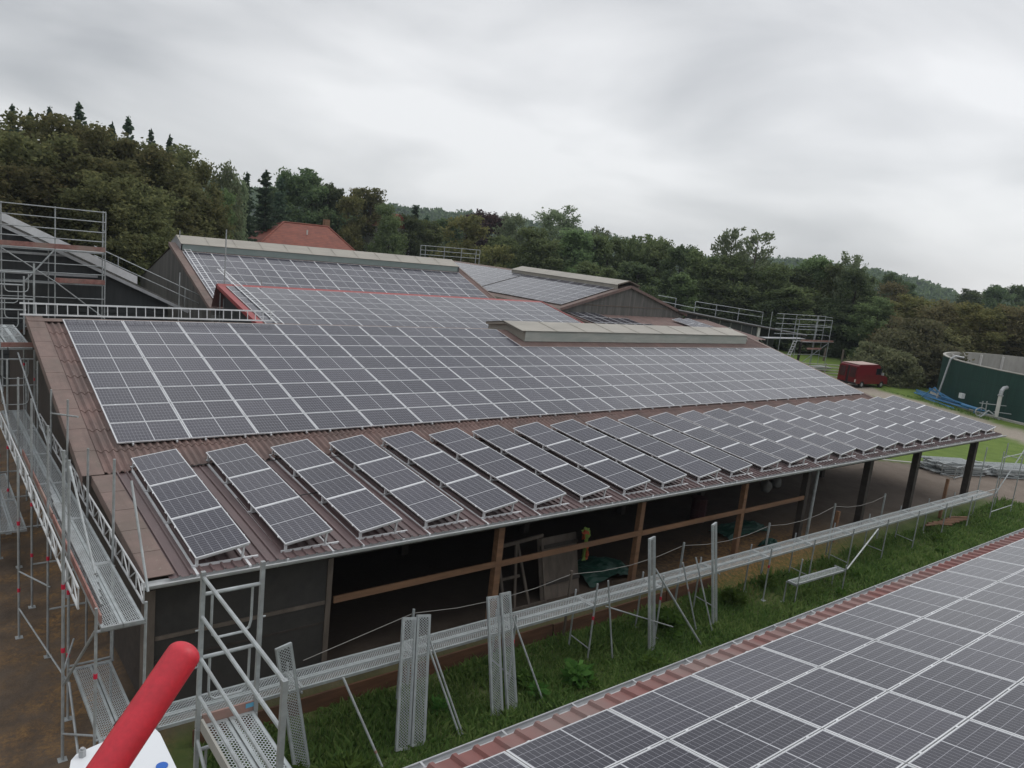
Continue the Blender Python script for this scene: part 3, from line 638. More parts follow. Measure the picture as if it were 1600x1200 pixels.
mb = MB(); mb.frame_box((-1.2, LBY-0.35, z_lb(-1.2)-0.06), (-11, 0, -11*0.4493), (0, 12, 0), (0, 0, 0.09)); mb.build('roof_slope', M['grey_cladding'], lb)
mb = MB(); mb.bar((-1.2, LBY-0.38, z_lb(-1.2)-0.15), (12.9, LBY-0.38, z_lb(12.9)-0.15), 0.05, 0.16); mb.build('verge_board', M['alu_dull'], lb)
mb = MB(); mb.frame_box((-1.0, LBY-0.30, z_lb(-1.0)+0.06), (11.2, 0, -11.2*0.4493), (0, 1.6, 0), (0, 0, 0.42)); mb.build('roof_deck', M['alu'], lb)

# ------------------------------------------------------------------ house with red tiled hip roof
tile, t = new_mat('red_roof_tiles'); P = pos(t)
sepz = N(t, 'ShaderNodeSeparateXYZ'); t.links.new(P, sepz.inputs[0])
row = math_(t, 'FRACT', math_(t, 'DIVIDE', sepz.outputs[2], 0.20))
n1 = noise(t, P, 1.2, 5)
c = ramp(t, n1, [(0.3, (0.15, 0.040, 0.024)), (0.7, (0.25, 0.070, 0.040))])
c = mixc(t, math_(t, 'MULTIPLY', math_(t, 'LESS_THAN', row, 0.22), 0.55), c, (0.06, 0.02, 0.016))
finish(t, c, 0.7, 0, row, 0.8, 0.06)
hx0, hx1, hy0, hy1, hze, hzr = 34.0, 46.4, 92.0, 102.0, 7.55, 10.25
ho = thing('tiled_house', 'house with a red tiled hip roof showing above the steep barn', 'house', (44, 97, 0.2))
hm = (hy0+hy1)/2; ra, rb = hx0+4.7, hx1-1.6
mb = MB(); A, B, C_, D_ = (hx0, hy0, hze), (hx1, hy0, hze), (hx1, hy1, hze), (hx0, hy1, hze); E_, F_ = (ra, hm, hzr), (rb, hm, hzr)
mb.poly([A, B, F_, E_]); mb.poly([B, C_, F_]); mb.poly([C_, D_, E_, F_]); mb.poly([D_, A, E_]); mb.build('hip_roof', tile, ho)
mb = MB()
for p, q_ in ((A, E_), (B, F_), (C_, F_), (D_, E_), (E_, F_)): mb.tube([p, q_], 0.13, 8)
mb.build('ridge_tiles', tile, ho)
mb = MB(); mb.box(hx0+0.5, hx1-0.5, hy0+0.5, hy1-0.5, 0, hze+0.1); mb.build('wall', M['plaster'], ho)
mb = MB(); mb.box(rb-0.2, rb+0.5, hm+0.6, hm+1.3, 9.6, 11.2); mb.build('chimney', M['wood'], ho)
mb = MB(); mb.tube([(rb-4, hy0+2.4, 9.0), (rb-4, hy0+2.4, 9.6)], 0.1, 8); mb.build('vent_pipe', M['plaster'], ho)
h2 = thing('white_house', 'small white house half hidden in trees right of the tiled roof', 'house', (62, 103, 0.2))
mb = MB(); mb.box(59.0, 64.0, 108, 114, 0, 11.2); mb.build('wall', M['plaster'], h2)
mb = MB(); mb.prism([(58.6, 107.6, 11.2), (64.4, 107.6, 11.2), (61.5, 107.6, 13.4)], (0, 7, 0)); mb.build('gable_roof', tile, h2)
for zz in (8.4, 10.0):
    mb = MB(); mb.box(60.6, 61.6, 107.93, 107.98, zz, zz+0.9); mb.build('window', M['dark_glass'], h2)

# ------------------------------------------------------------------ solar modules
ML, MW, DU, DV = 1.755, 1.038, 1.776, 1.058
mb = MB(); fw = 0.016
for x0, x1, y0, y1 in ((0, ML, 0, fw), (0, ML, MW-fw, MW), (0, fw, fw, MW-fw), (ML-fw, ML, fw, MW-fw)): mb.box(x0, x1, y0, y1, -0.036, 0.0)
for x in (0.33, 1.38):
    for y0, y1 in ((-0.022, 0.008), (MW-0.008, MW+0.008)): mb.box(x, x+0.05, y0, y1, -0.02, 0.004)
frame_o = mb.build('frame', M['alu'])
frame_me = frame_o.data; bpy.data.objects.remove(frame_o)
mb = MB(); mb.quad((fw, fw, -0.003), (ML-fw, fw, -0.003), (ML-fw, MW-fw, -0.003), (fw, MW-fw, -0.003), 0, [(fw, fw), (ML-fw, fw), (ML-fw, MW-fw), (fw, MW-fw)])
mb.quad((fw, MW-fw, -0.03), (ML-fw, MW-fw, -0.03), (ML-fw, fw, -0.03), (fw, fw, -0.03), 1)
glass_o = mb.build('glass_pane', [M['pv'], M['white']])
glass_me = glass_o.data; bpy.data.objects.remove(glass_o)
def child(name, me, parent, mat=None):
    o = bpy.data.objects.new(name, me); col.objects.link(o); o.parent = parent; BASE[o.name] = (0, 0, 0)
    if mat is not None: o.matrix_local = mat
    return o
proto = thing('solar_module', 'x', 'solar module'); child('glass_pane', glass_me, proto); child('frame', frame_me, proto)
first = [True]
def module(origin, rx, label, group):
    o = proto if first[0] else copy_tree(proto); first[0] = False
    o.location = origin; o.rotation_euler = (rx + random.uniform(-0.0025, 0.0025), random.uniform(-0.0015, 0.0015), 0); tag(o, label, 'solar module', group); return o
def cam_xy(p):
    v = Vector(p) - Vector((0, 0, 10.25)); x, y, z = (sum(CR[i][k]*v[k] for k in range(3)) for i in range(3))
    return (800+1200*x/z, 600+1200*y/z) if z > 0.1 else (-9999, -9999)
# long barn: 8 rows, the top two only left of the ridge skylight
P0 = Vector((4.15, 28.54, 6.39)); c, s_ = math.cos(SL), math.sin(SL)
for j in range(8):
    for i in range(21):
        if j < 2 and i > 9: continue
        module((P0.x+i*DU, P0.y-(j+1)*DV*c, P0.z-(j+1)*DV*s_), SL, f'solar module on long barn roof, {ONES[j]} row below ridge, {ONES[i]} from left verge', 'solar modules on the long barn roof')
for i in range(21):
    for dx in (0.36, 1.41):
        top = 0 if i < 10 else 2
        a = P0 + Vector((i*DU+dx, -(top*DV-0.07)*c, -(top*DV-0.07)*s_-0.06)); b = P0 + Vector((i*DU+dx, -(8*DV+0.05)*c, -(8*DV+0.05)*s_-0.06))
        mb = MB(); mb.bar(a, b, 0.04, 0.045); mb.build('mounting_rail', M['alu'], barn)
# red foreground roof
c, s_ = math.cos(SF), math.sin(SF)
for j in range(6):
    for i in range(-3, 11):
        o = Vector((FP.x+i*DU, FP.y-(j+1)*DV*c, FP.z+(j+1)*DV*s_))
        ps = [cam_xy(o+Vector((a*DU, b*DV*c, -b*DV*s_))) for a in (0, 1) for b in (0, 1)]
        if not any(-60 < x < 1660 and 0 < y < 1260 for x, y in ps): continue
        if max(p[0] for p in ps) < 420: continue
        module(o, -SF, f'solar module on red foreground roof, {ONES[j]} row from gutter, {ONES[i+3]} column from left', 'solar modules on the red foreground roof')
# steep middle barn
c, s_ = math.cos(SM), math.sin(SM)
for j in range(7):
    for i in range(12):
        if j > 4 and i > 1: continue
        module((MP.x+0.25+i*DU, MP.y-(j+1)*DV*c, MP.z-(j+1)*DV*s_), SM, f'solar module on steep middle barn, {ONES[j]} row under skylight, {ONES[i]} column from left', 'solar modules on the steep barn')
# link roof: the rows that show largest as objects, the lower rows and the far barn as one field
c, s_ = math.cos(SR), math.sin(SR)
for j in range(3):
    for i in range(-1, 12):
        module((RP.x+i*DU, RP.y-(j+1)*DV*c, RP.z-(j+1)*DV*s_), SR, f'solar module on red trimmed shed, {ONES[j]} row below ridge, {ONES[i+1]} column from left', 'solar modules on the red trimmed shed')
field = MB()
def field_module(o, ax, ay, az):
    o, ax, ay, az = map(Vector, (o, ax, ay, az))
    f = lambda x, y, z=0: o + ax*x + ay*y + az*z
    field.quad(f(fw, fw, -.003), f(ML-fw, fw, -.003), f(ML-fw, MW-fw, -.003), f(fw, MW-fw, -.003), 0, [(fw, fw), (ML-fw, fw), (ML-fw, MW-fw), (fw, MW-fw)])
    for x0, x1, y0, y1 in ((0, ML, 0, fw), (0, ML, MW-fw, MW), (0, fw, fw, MW-fw), (ML-fw, ML, fw, MW-fw)):
        field.frame_box(f(x0, y0, -0.035), ax*(x1-x0), ay*(y1-y0), az*0.035, 1)
for j in range(3, 6):
    for i in range(-1, 12):
        field_module((RP.x+i*DU, RP.y-(j+1)*DV*c, RP.z-(j+1)*DV*s_), (1, 0, 0), (0, c, s_), (0, -s_, c))
aL = math.atan(SFB); ca, sa = math.cos(aL), math.sin(aL)
def far_block(y0, ny, x_off, nrow):
    for j in range(nrow):
        for i in range(ny):
            d = x_off + (j+1)*DV
            field_module((FX-(d-DV)*ca, FY+y0+i*DU, FZ-(d-DV)*sa+0.13), (0, 1, 0), (-ca, 0, -sa), (-sa, 0, ca))
far_block(0.55, 7, 1.55, 6); far_block(13.35, 9, 0.9, 6); far_block(29.5, 2, 0.9, 6)
for i, n in enumerate((4, 4, 4, 3, 3, 2)):                              # dark modules set in steps on the brown lean-to
    for k in range(n):
        y = 41.0 + (k)*1.8 - 0.0; x = 45.2 + i*1.16
        zz = lz0+(lz1-lz0)*(y-40.5)/(FY-40.5)+0.14
        sl_ = (lz1-lz0)/(FY-40.5); q_ = math.hypot(1, sl_)
        field_module((x, y, zz), (0, 1/q_, sl_/q_), (-1, 0, 0), (0, -sl_/q_, 1/q_))
for k in range(2):                                                # bright tilted modules at the right end of that roof
    for n in range(3):
        y = 41.0 + n*1.8; x = 55.9 + k*1.25; zz = lz0+(lz1-lz0)*(y-40.5)/(FY-40.5)+0.20; ct, st = math.cos(RAD(10)), math.sin(RAD(10))
        field_module((x+1.0, y, zz+0.18), (0, 1, 0.12), (-ct, 0, -st), (-st, -0.1, ct))
fo = structure(field.build('solar_module_field', [M['pv'], M['alu']], at=(45, 45, 0)), 'stuff')
tag(fo, 'remaining solar modules on the far barn and lower rows of the red trimmed shed', 'solar modules')

# ------------------------------------------------------------------ tilted racks on the lean-to
RS = math.atan(0.45/5.3); TILT = RAD(9.0)
xl = Vector((0, -math.cos(RS), -math.sin(RS))); yl = Vector((math.cos(TILT), 0, math.sin(TILT))); yl = (yl - xl*yl.dot(xl)).normalized(); zl = xl.cross(yl)
def rackmat(k):
    o = xl*(k*(ML+0.024))
    return Matrix(((xl.x, yl.x, zl.x, o.x), (xl.y, yl.y, zl.y, o.y), (xl.z, yl.z, zl.z, o.z), (0, 0, 0, 1)))
rack = thing('module_rack', 'x', 'solar rack', (0, 0, 0), 'tilted racks on the lean-to roof')
for k in range(3):
    mo = child('module', glass_me, rack, rackmat(k)); child('frame', frame_me, mo)
LT = 3*ML+0.048
for k in range(2):                                               # bright joining strips between the modules
    mb = MB(); o = xl*((k+1)*(ML+0.024)-0.034); mb.frame_box(o+zl*0.001, xl*0.046, yl*MW, zl*0.006); mb.build('joint_strip', M['alu'], rack)
for d in (0.06, LT-0.06):
    mb = MB(); a = xl*d - zl*0.06 + yl*0.02; mb.bar(a + yl*0.0, a + yl*(MW-0.04), 0.045, 0.04, zl); mb.build('cross_rail', M['alu'], rack)
zroof = -0.185
for t_ in (0.02, 0.30, 0.62, 0.99):
    d = LT*t_; b = xl*d; mb = MB()
    mb.bar(b+Vector((-0.06, 0, zroof)), b+Vector((1.22, 0, zroof)), 0.045, 0.04)
    mb.bar(b+Vector((0.90, 0, zroof)), b+yl*0.93-zl*0.05, 0.04, 0.04, (0, 1, 0))
    mb.bar(b+Vector((0.04, 0, zroof-0.02)), b+yl*0.03-zl*0.03, 0.05, 0.05, (0, 1, 0))
    mb.build('support', M['alu'], rack)
for px_ in (-0.02, 0.97):
    mb = MB(); a = Vector((px_, 0.06, zroof-0.03)); mb.bar(a, a+xl*(LT+0.30), 0.05, 0.045); mb.build('base_rail', M['alu'], rack)
XR = [4.27, 6.02, 7.71, 9.39, 11.06, 12.71, 14.35, 16.04, 17.70, 19.40, 21.10, 22.81, 24.51, 26.22, 27.96, 29.75, 31.47, 33.22, 34.97, 36.72, 38.42, 40.11, 41.90]
for k, x in enumerate(XR):
    o = rack if k == 0 else copy_tree(rack)
    o.location = (x, 19.40, 4.29); o.rotation_euler = (0, random.uniform(-0.004, 0.004), 0)
    o['label'] = f'tilted rack of three solar modules on the lean-to roof, {ONES[k]} from its left end'
# black cables lying between the first racks
for k, (x, y, lab) in enumerate(((5.38, 19.05, 'black cable lying on lean-to roof between first and second rack tops'), (7.05, 18.9, 'black cable lying on lean-to roof between second and third rack tops'), (8.75, 18.75, 'black cable lying on lean-to roof between third and fourth rack tops'), (7.1, 16.6, 'black cable crossing the gap halfway down between second and third racks'))):
    mb = MB(); mb.tube([(x-0.25, y+0.02, z_lean(y)+0.10), (x+0.05, y-0.05, z_lean(y)+0.055), (x+0.35, y+0.04, z_lean(y)+0.06), (x+0.75, y-0.03, z_lean(y)+0.10)], 0.012, 6)
    tag(mb.build('cable', M['black'], at=(x, y, z_lean(y)+0.04)), lab, 'cable', 'cables on the lean-to roof')

# ------------------------------------------------------------------ scaffold pieces
def plank_mesh(L, w=0.32):
    mb = MB(); h = 0.055
    mb.quad((0, 0, 0), (L, 0, 0), (L, w, 0), (0, w, 0), 0, [(0, 0), (L, 0), (L, w), (0, w)])
    mb.frame_box((0, -0.001, -h), (L, 0, 0), (0, 0.004, 0), (0, 0, h+0.004), 1); mb.frame_box((0, w-0.003, -h), (L, 0, 0), (0, 0.004, 0), (0, 0, h+0.004), 1)
    mb.frame_box((0, 0.0, -h), (L, 0, 0), (0, 0.03, 0), (0, 0, 0.003), 1); mb.frame_box((0, w-0.03, -h), (L, 0, 0), (0, 0.03, 0), (0, 0, 0.003), 1)
    for x in (0.0, L-0.055): mb.frame_box((x, 0.004, 0.0005), (0.055, 0, 0), (0, w-0.008, 0), (0, 0, 0.003), 1)
    for x in (0.0, L-0.004): mb.frame_box((x, 0.004, -h), (0.004, 0, 0), (0, w-0.008, 0), (0, 0, h), 1)
    o = mb.build('deck_plank', [M['deck'], M['zinc']]); me = o.data; bpy.data.objects.remove(o); return me
PL = {L: plank_mesh(L) for L in (2.57, 3.07)}
def basis(o, x, up=(0, 0, 1)):
    """matrix with local x along x, local z near up"""
    x = Vector(x).normalized(); z = Vector(up); z = (z - x*z.dot(x)).normalized(); y = z.cross(x)
    return Matrix(((x.x, y.x, z.x, o[0]), (x.y, y.y, z.y, o[1]), (x.z, y.z, z.z, o[2]), (0, 0, 0, 1)))
def add_plank(parent, L, o, x, up=(0, 0, 1), name='deck_plank'):
    base = Vector(BASE[parent.name]); mt = basis(Vector(o)-base, x, up)
    return child(name, PL[L], parent, mt)
def standard(parent, x, y, z0, z1, r=0.024, bands=(), plate=True, lean=(0, 0)):
    mb = MB(); mb.tube([(x, y, z0), (x+lean[0], y+lean[1], z1)], r, 8)
    o = mb.build('standard', M['zinc'], parent, smooth=False)
    for z in bands:
        b = MB(); b.tube([(x, y, z), (x, y, z+0.09)], r+0.007, 8); b.build('coupler', M['red_mark'], o)
    if plate:
        b = MB(); b.box(x-0.075, x+0.075, y-0.075, y+0.075, z0-0.012, z0+0.004); b.tube([(x, y, z0), (x, y, z0+0.25)], r*0.75, 6); b.build('base_plate', M['zinc'], o)
    return o
def rail(parent, p, q, r=0.020, name='guard_rail', mat='zinc'):
    mb = MB(); mb.tube([p, q], r, 8); return mb.build(name, M[mat], parent)
def u_frame(parent, p, across, z0, z1, r=0.026):
    """welded frame: two standards, top bar and a U-shaped brace hanging from the bar"""
    p = Vector(p); a = Vector(across); mb = MB(); q = p + a; Z = lambda v, z: (v.x, v.y, z)
    mb.bar(Z(p, z0), Z(p, z1), 0.052, 0.052, (0, 1, 0)); mb.bar(Z(q, z0), Z(q, z1), 0.052, 0.052, (0, 1, 0))
    for zt, dep in ((z1-0.30, 0.62), (z1-1.15, 0.62)):
        mb.tube([Z(p, zt), Z(q, zt)], r, 8)
        u = []
        for f_, dz in ((0.16, 0), (0.16, -dep+0.14), (0.19, -dep+0.05), (0.27, -dep), (0.73, -dep), (0.81, -dep+0.05), (0.84, -dep+0.14), (0.84, 0)):
            w = p + a*f_; u.append((w.x, w.y, zt+dz))
        mb.tube(u, 0.017, 6)
    for zt in (z0+0.28, z0+0.85, z0+1.35):
        mb.tube([Z(p, zt), Z(p-a.normalized()*0.07, zt)], 0.012, 6); mb.tube([Z(q, zt), Z(q+a.normalized()*0.07, zt)], 0.012, 6)
    return mb.build('frame', M['zinc'], parent)
def lattice(parent, p, q, h, step=0.52, up=(0, 0, 1)):
    mb = MB(); p, q, up = Vector(p), Vector(q), Vector(up); d = (q-p); n = int(d.length/step)
    mb.tube([p, q], 0.020, 8); mb.tube([p+up*h, q+up*h], 0.020, 8)
    for k in range(n+1):
        a = p + d*(k/n); mb.tube([a, a+up*h], 0.013, 6)
        if k < n and k % 2 == 0: mb.tube([a, p + d*((k+1)/n)+up*h], 0.013, 6)
        elif k < n: mb.tube([a+up*h, p + d*((k+1)/n)], 0.013, 6)
    return mb.build('lattice_girder', M['pale_zinc'], parent)
def toe_board(parent, p, q, h=0.15, mat='plank_red', name='toe_board'):
    mb = MB(); mb.bar(p, q, 0.03, h); return mb.build(name, M[mat], parent)

# ------------------------------------------------------------------ walkway along the open front
wk = thing('walkway_scaffold', 'long low scaffold walkway of perforated steel planks in front of the open lean-to', 'scaffold', (21, 12.7, 0.1))
def z_wk(x): return 1.65 - (x-3.2)/36*0.2
for k in range(14):
    xa = 3.2+k*2.58; xb = xa+2.57
    for y in (12.40, 12.725): add_plank(wk, 2.57, (xa, y, z_wk(xa)), (xb-xa, 0, z_wk(xb)-z_wk(xa)))
    zf = float(ground_h(xa, 12.36)); zr = float(ground_h(xa, 13.1))
    tall = {4: 0.62, 5: 0.35, 7: 0.30, 3: 0.35}.get(k, 0.2)
    if k not in (1, 2, 6): standard(wk, xa, 12.365, zf, z_wk(xa)+tall, bands=(z_wk(xa)-0.35,) if k in (3, 4, 5, 7) else ())
    standard(wk, xa, 13.085, zr, z_wk(xa)+0.16)
    rail(wk, (xa, 12.36, z_wk(xa)-0.08), (xa, 13.09, z_wk(xa)-0.08), 0.022, 'transom')
    if k in (3, 4, 6, 8, 9, 10, 11): rail(wk, (xa+0.02, 13.08, zr+0.35), (xa+0.05, 12.37, zf+0.30), 0.016, 'ledger')
rail(wk, (13.9, 12.34, z_wk(13.9)-0.06), (16.2, 11.9, 0.62), 0.018, 'brace')

# taller open bay at its right end
for x in (39.32, 41.9):
    for y in (12.365, 13.085): standard(wk, x, y, 0.18, 3.5)
rail(wk, (39.3, 12.34, 1.5), (41.9, 12.34, 3.45), 0.026, 'brace'); rail(wk, (39.3, 12.36, 3.2), (41.9, 12.36, 3.2)); rail(wk, (39.3, 13.09, 2.4), (41.9, 13.09, 2.4)); rail(wk, (41.9, 12.36, 2.0), (41.9, 13.09, 2.0)); rail(wk, (39.3, 12.36, 0.6), (41.9, 12.36, 0.6)); rail(wk, (41.9, 12.36, 2.9), (41.9, 13.09, 2.9)); rail(wk, (39.3, 13.09, 1.2), (41.9, 13.09, 1.2))
# low bracket platform in front of the walkway
bp = thing('bracket_platform', 'single low scaffold plank on short poles over the grass before the walkway', 'scaffold', (23.3, 11.8, 0.1))
add_plank(bp, 3.07, (21.75, 11.62, 0.86), (1, 0, -0.03))
for x in (21.8, 24.75):
    standard(bp, x, 11.60, 0.1, 0.95 if x > 22 else 1.7, 0.022); standard(bp, x, 11.98, 0.1, 0.8, 0.022); rail(bp, (x, 11.6, 0.78), (x, 12.0, 0.78), 0.02, 'transom')
rail(bp, (24.85, 11.62, 0.78), (27.9, 12.2, 1.55), 0.028, 'brace')

# ------------------------------------------------------------------ planks and tubes leaning against the walkway
def lean_plank(base, top, L, label, yaw=0.0):
    b = Vector(base); d = (Vector(top)-b).normalized()
    o = bpy.data.objects.new('leaning_plank', PL[L]); col.objects.link(o)
    nrm = Vector((math.sin(yaw), -math.cos(yaw), 0.2)); mt = basis(b, d, nrm); y = Vector((mt[0][1], mt[1][1], mt[2][1]))
    mt.translation = b - y*0.16; o.matrix_world = mt
    tag(o, label, 'scaffold plank', 'scaffold planks leaning on the walkway'); BASE[o.name] = tuple(b); return o
lean_plank((5.72, 11.95, 0.12), (5.36, 12.36, 2.66), 2.57, 'perforated steel plank leaning beside the near scaffold frame, nearest the netted bay', 0.1)
lean_plank((7.68, 11.62, 0.12), (8.09, 12.42, 2.36), 2.57, 'left plank of the pair leaning side by side on the walkway', -0.06)
lean_plank((8.02, 11.58, 0.12), (8.43, 12.40, 2.36), 2.57, 'right plank of the pair leaning side by side, close against its neighbour', -0.06)
lean_plank((10.05, 11.58, 0.12), (10.26, 12.42, 2.44), 2.57, 'left plank of the V-shaped leaning pair whose feet spread apart', 0.0)
lean_plank((10.50, 11.62, 0.12), (10.60, 12.40, 2.46), 2.57, 'right plank of the V-shaped leaning pair whose feet spread apart', 0.12)
lean_plank((15.46, 11.88, 0.12), (15.36, 12.34, 3.15), 3.07, 'tall lone perforated plank standing almost upright before the second timber post', 0.25)
lean_plank((18.22, 11.92, 0.12), (18.02, 12.34, 3.12), 3.07, 'tall lone perforated plank standing upright, farthest right of those leaning', 0.3)
def tube_thing(p, q, r, label, mats='zinc', band=None, group='loose scaffold tubes leaning on the walkway', name='scaffold_tube'):
    mb = MB(); mb.tube([p, q], r, 8); o = mb.build(name, M[mats], at=p); tag(o, label, 'scaffold tube', group)
    if band:
        a, b = lerp(p, q, band), lerp(p, q, band+0.03); b_ = MB(); b_.tube([a, b], r+0.004, 8); b_.build('red_band', M['plank_red'], o)
    return o
tube_thing((7.09, 11.40, 0.12), (6.60, 12.33, 1.66), 0.024, 'pale steel tube leaning on walkway left of the side by side planks', band=0.15)
tube_thing((8.94, 11.44, 0.12), (8.50, 12.33, 1.92), 0.022, 'left of two parallel tubes leaning right of the side by side planks')
tube_thing((9.03, 11.47, 0.12), (8.58, 12.35, 1.96), 0.022, 'right of two parallel tubes leaning right of the side by side planks')
tube_thing((11.28, 11.45, 0.12), (10.82, 12.34, 1.95), 0.022, 'thin steel tube leaning right of the V-shaped plank pair')
tube_thing((16.95, 11.42, 0.12), (15.66, 12.34, 2.22), 0.028, 'thick slanting steel tube rising to the tall lone plank')
tube_thing((17.38, 11.92, 0.12), (16.80, 12.34, 2.2), 0.022, 'thin tube with red coupler between the two tall planks, left one', band=0.6)
tube_thing((17.82, 11.71, 0.12), (17.36, 12.34, 2.25), 0.022, 'thin bare tube between the two tall planks, right one')
tube_thing((14.15, 12.09, 0.12), (13.85, 12.33, 2.25), 0.022, 'thin upright tube left of the tall lone plank beside a scaffold pole')

# electric fence line behind the walkway
fe = thing('tape_fence', 'pale fence tape strung on thin stakes behind the steel walkway', 'fence', (22, 13.5, 0.3))
SX = [(8.87, 2.05), (13.7, 2.06), (18.3, 2.10), (22.8, 2.06), (27.0, 2.2), (30.9, 2.12)]
for k, (x, z) in enumerate(SX):
    mb = MB(); mb.bar((x, 13.5, 0.2), (x, 13.5, z), 0.06 if k in (1,) else 0.045, 0.05, (0, 1, 0)); mb.build('stake', M['zinc'] if k != 1 else M['old_wood'], fe)
pts = [(6.2, 13.3, 1.62)]
for k, (x, z) in enumerate(SX):
    pts.append((x, 13.5, z-0.10))
    if k < len(SX)-1:
        for f_ in (0.25, 0.5, 0.75): pts.append((x+(SX[k+1][0]-x)*f_, 13.5, z-0.10+(SX[k+1][1]-z)*f_-0.24*4*f_*(1-f_)*0.8))
mb = MB(); mb.tube(pts, 0.008, 5); mb.build('tape', M['wire'], fe)
mb = MB(); mb.bar((37.0, 13.6, 0.2), (37.05, 13.6, 2.05), 0.12, 0.12, (0, 1, 0)); tag(mb.build('short_post', M['wood'], at=(37, 13.6, 0.2)), 'short brown timber stump standing before the open yard', 'post')
mb = MB(); mb.bar((28.3, 14.0, 0.2), (28.35, 14.0, 1.55), 0.13, 0.13, (0, 1, 0)); tag(mb.build('short_post', M['wood'], at=(28.3, 14.0, 0.2)), 'short timber stump at the hay heap right of the grey downpipe', 'post')

# ------------------------------------------------------------------ near scaffold bay (below the camera, left)
nt = thing('near_scaffold', 'nearest scaffold bay with rectangular U-braced frame and four long guard rails', 'scaffold', (3.2, 7.7, 0.1))
NX0, NX1, NY0, NY1 = 2.82, 3.56, 9.0, 6.43
u_frame(nt, (NX0, NY0, 0), (NX1-NX0, 0, 0), 3.85, 5.97); u_frame(nt, (NX0, NY0, 0), (NX1-NX0, 0, 0), 1.85, 3.83); u_frame(nt, (NX0, NY1, 0), (NX1-NX0, 0, 0), 1.85, 3.83)
mb = MB(); mb.bar((NX0, NY1, 3.85), (NX0, NY1, 5.92), 0.055, 0.055, (0, 1, 0)); mb.build('standard', M['zinc'], nt)
for x in (NX0, NX1):
    for y in (NY0, NY1): standard(nt, x, y, 0.12, 1.84)
for z in (5.90, 5.38, 4.82, 4.30): rail(nt, (NX0, NY0, z), (NX0, NY1, z), 0.024)
for x in (NX0+0.05, NX0+0.39): add_plank(nt, 2.57, (x, NY1, 3.87), (0, 1, 0), (0, 0, 1)).matrix_local = basis(Vector((x+0.32, NY1, 3.87))-Vector(BASE[nt.name]), (0, 1, 0))
toe_board(nt, (NX0+0.02, NY0-0.1, 3.95), (NX0+0.02, NY1, 3.95), 0.16, 'concrete'); toe_board(nt, (NX0+0.06, NY0+0.02, 3.93), (NX1-0.02, NY0+0.02, 3.93), 0.15)
mb = MB(); mb.box(NX1-0.13, NX1-0.02, NY0+0.0, NY0+0.06, 3.93, 3.99); mb.build('blue_clip', M['cyan_tape'], nt)
rail(nt, (NX0, NY0, 3.7), (NX0, NY1, 2.0), 0.022, 'brace'); rail(nt, (NX1, NY1, 3.7), (NX1, NY0, 2.0), 0.022, 'brace')
mb = MB(); mb.bar((NX0-0.9, NY0+0.1, 3.95), (NX0+0.35, NY0-0.9, 3.0), 0.10, 0.04); mb.build('stair_stringer', M['zinc'], nt)

# ------------------------------------------------------------------ scaffold along the left gable
gs = thing('gable_scaffold', 'tall steel scaffold running up along the left gable of the long barn', 'scaffold', (2.8, 20, 0.28))
DX0, DX1, DZ = 2.42, 3.10, 3.45
YB = [12.85 + k*2.58 for k in range(7)]
def deck_y(parent, y, z, x=None):
    for xx in (DX0+0.02, DX0+0.35) if x is None else x:
        child('deck_plank', PL[2.57], parent, basis(Vector((xx+0.32, y, z))-Vector(BASE[parent.name]), (0, 1, 0)))
for k, y in enumerate(YB[:-1]):
    deck_y(gs, y, DZ)
for k, y in enumerate(YB):
    zt = 5.55 if k in (1, 2, 3, 4, 5) else DZ+0.35
    ztin = {0: DZ+0.3, 1: 5.5, 2: 5.0, 3: 5.5, 4: 5.2, 5: 5.5}.get(k, 5.0)
    standard(gs, DX0-0.05, y+0.05, 0.28, zt, 0.025, bands=(2.55,) if k in (0, 2) else (1.6, 2.9))
    standard(gs, DX1+0.02, y+0.05, 0.28, ztin, 0.025, bands=())
    rail(gs, (DX0-0.05, y+0.05, DZ-0.07), (DX1+0.02, y+0.05, DZ-0.07), 0.028, 'transom')
    rail(gs, (DX0-0.05, y+0.05, 1.40), (DX1+0.02, y+0.05, 1.40), 0.024, 'transom')
standard(gs, 2.10, 14.25, 0.28, 6.1, 0.027, bands=(2.4, 3.6)); standard(gs, 1.95, 19.2, 0.28, 4.6, 0.025, bands=(1.4, 3.0)); standard(gs, 2.0, 24.0, 0.28, 5.6, 0.025, bands=(3.2,))
rail(gs, (2.1, 14.25, 2.0), (2.45, 15.4, 2.0), 0.018, 'ledger'); rail(gs, (1.95, 19.2, 1.9), (2.4, 18.0, 1.95), 0.018, 'ledger'); rail(gs, (1.95, 19.2, 1.0), (2.4, 15.5, 1.0), 0.018, 'ledger')
rail(gs, (2.36, 12.9, 3.4), (2.10, 14.25, 1.75), 0.024, 'brace'); rail(gs, (2.36, 12.9, 1.5), (2.10, 14.25, 0.8), 0.020, 'brace')
lattice(gs, (2.16, 13.2, 3.70), (2.16, 19.3, 3.70), 0.36); lattice(gs, (2.16, 19.4, 3.72), (2.16, 26.5, 3.72), 0.36)
lattice(gs, (3.20, 13.4, 3.48), (3.20, 19.5, 3.48), 0.36); lattice(gs, (3.20, 19.6, 3.50), (3.20, 26.0, 3.50), 0.36)
toe_board(gs, (2.46, 13.0, 3.53), (2.46, 18.0, 3.53)); toe_board(gs, (2.46, 18.1, 3.53), (2.46, 23.2, 3.53))
for k in range(5): rail(gs, (2.58+0.035*k, 13.6+0.3*k, 3.49), (2.60+0.03*k, 19.0+0.5*k, 3.50), 0.02, 'loose_tube')
rail(gs, (3.12, 14.1, 5.5), (3.16, 12.95, 3.9), 0.022, 'guard_rail'); rail(gs, (3.12, 19.3, 5.4), (3.10, 23.0, 4.6), 0.022, 'guard_rail'); 
rail(gs, (2.37, 13.0, 4.35), (2.37, 15.4, 5.45), 0.020, 'guard_rail')
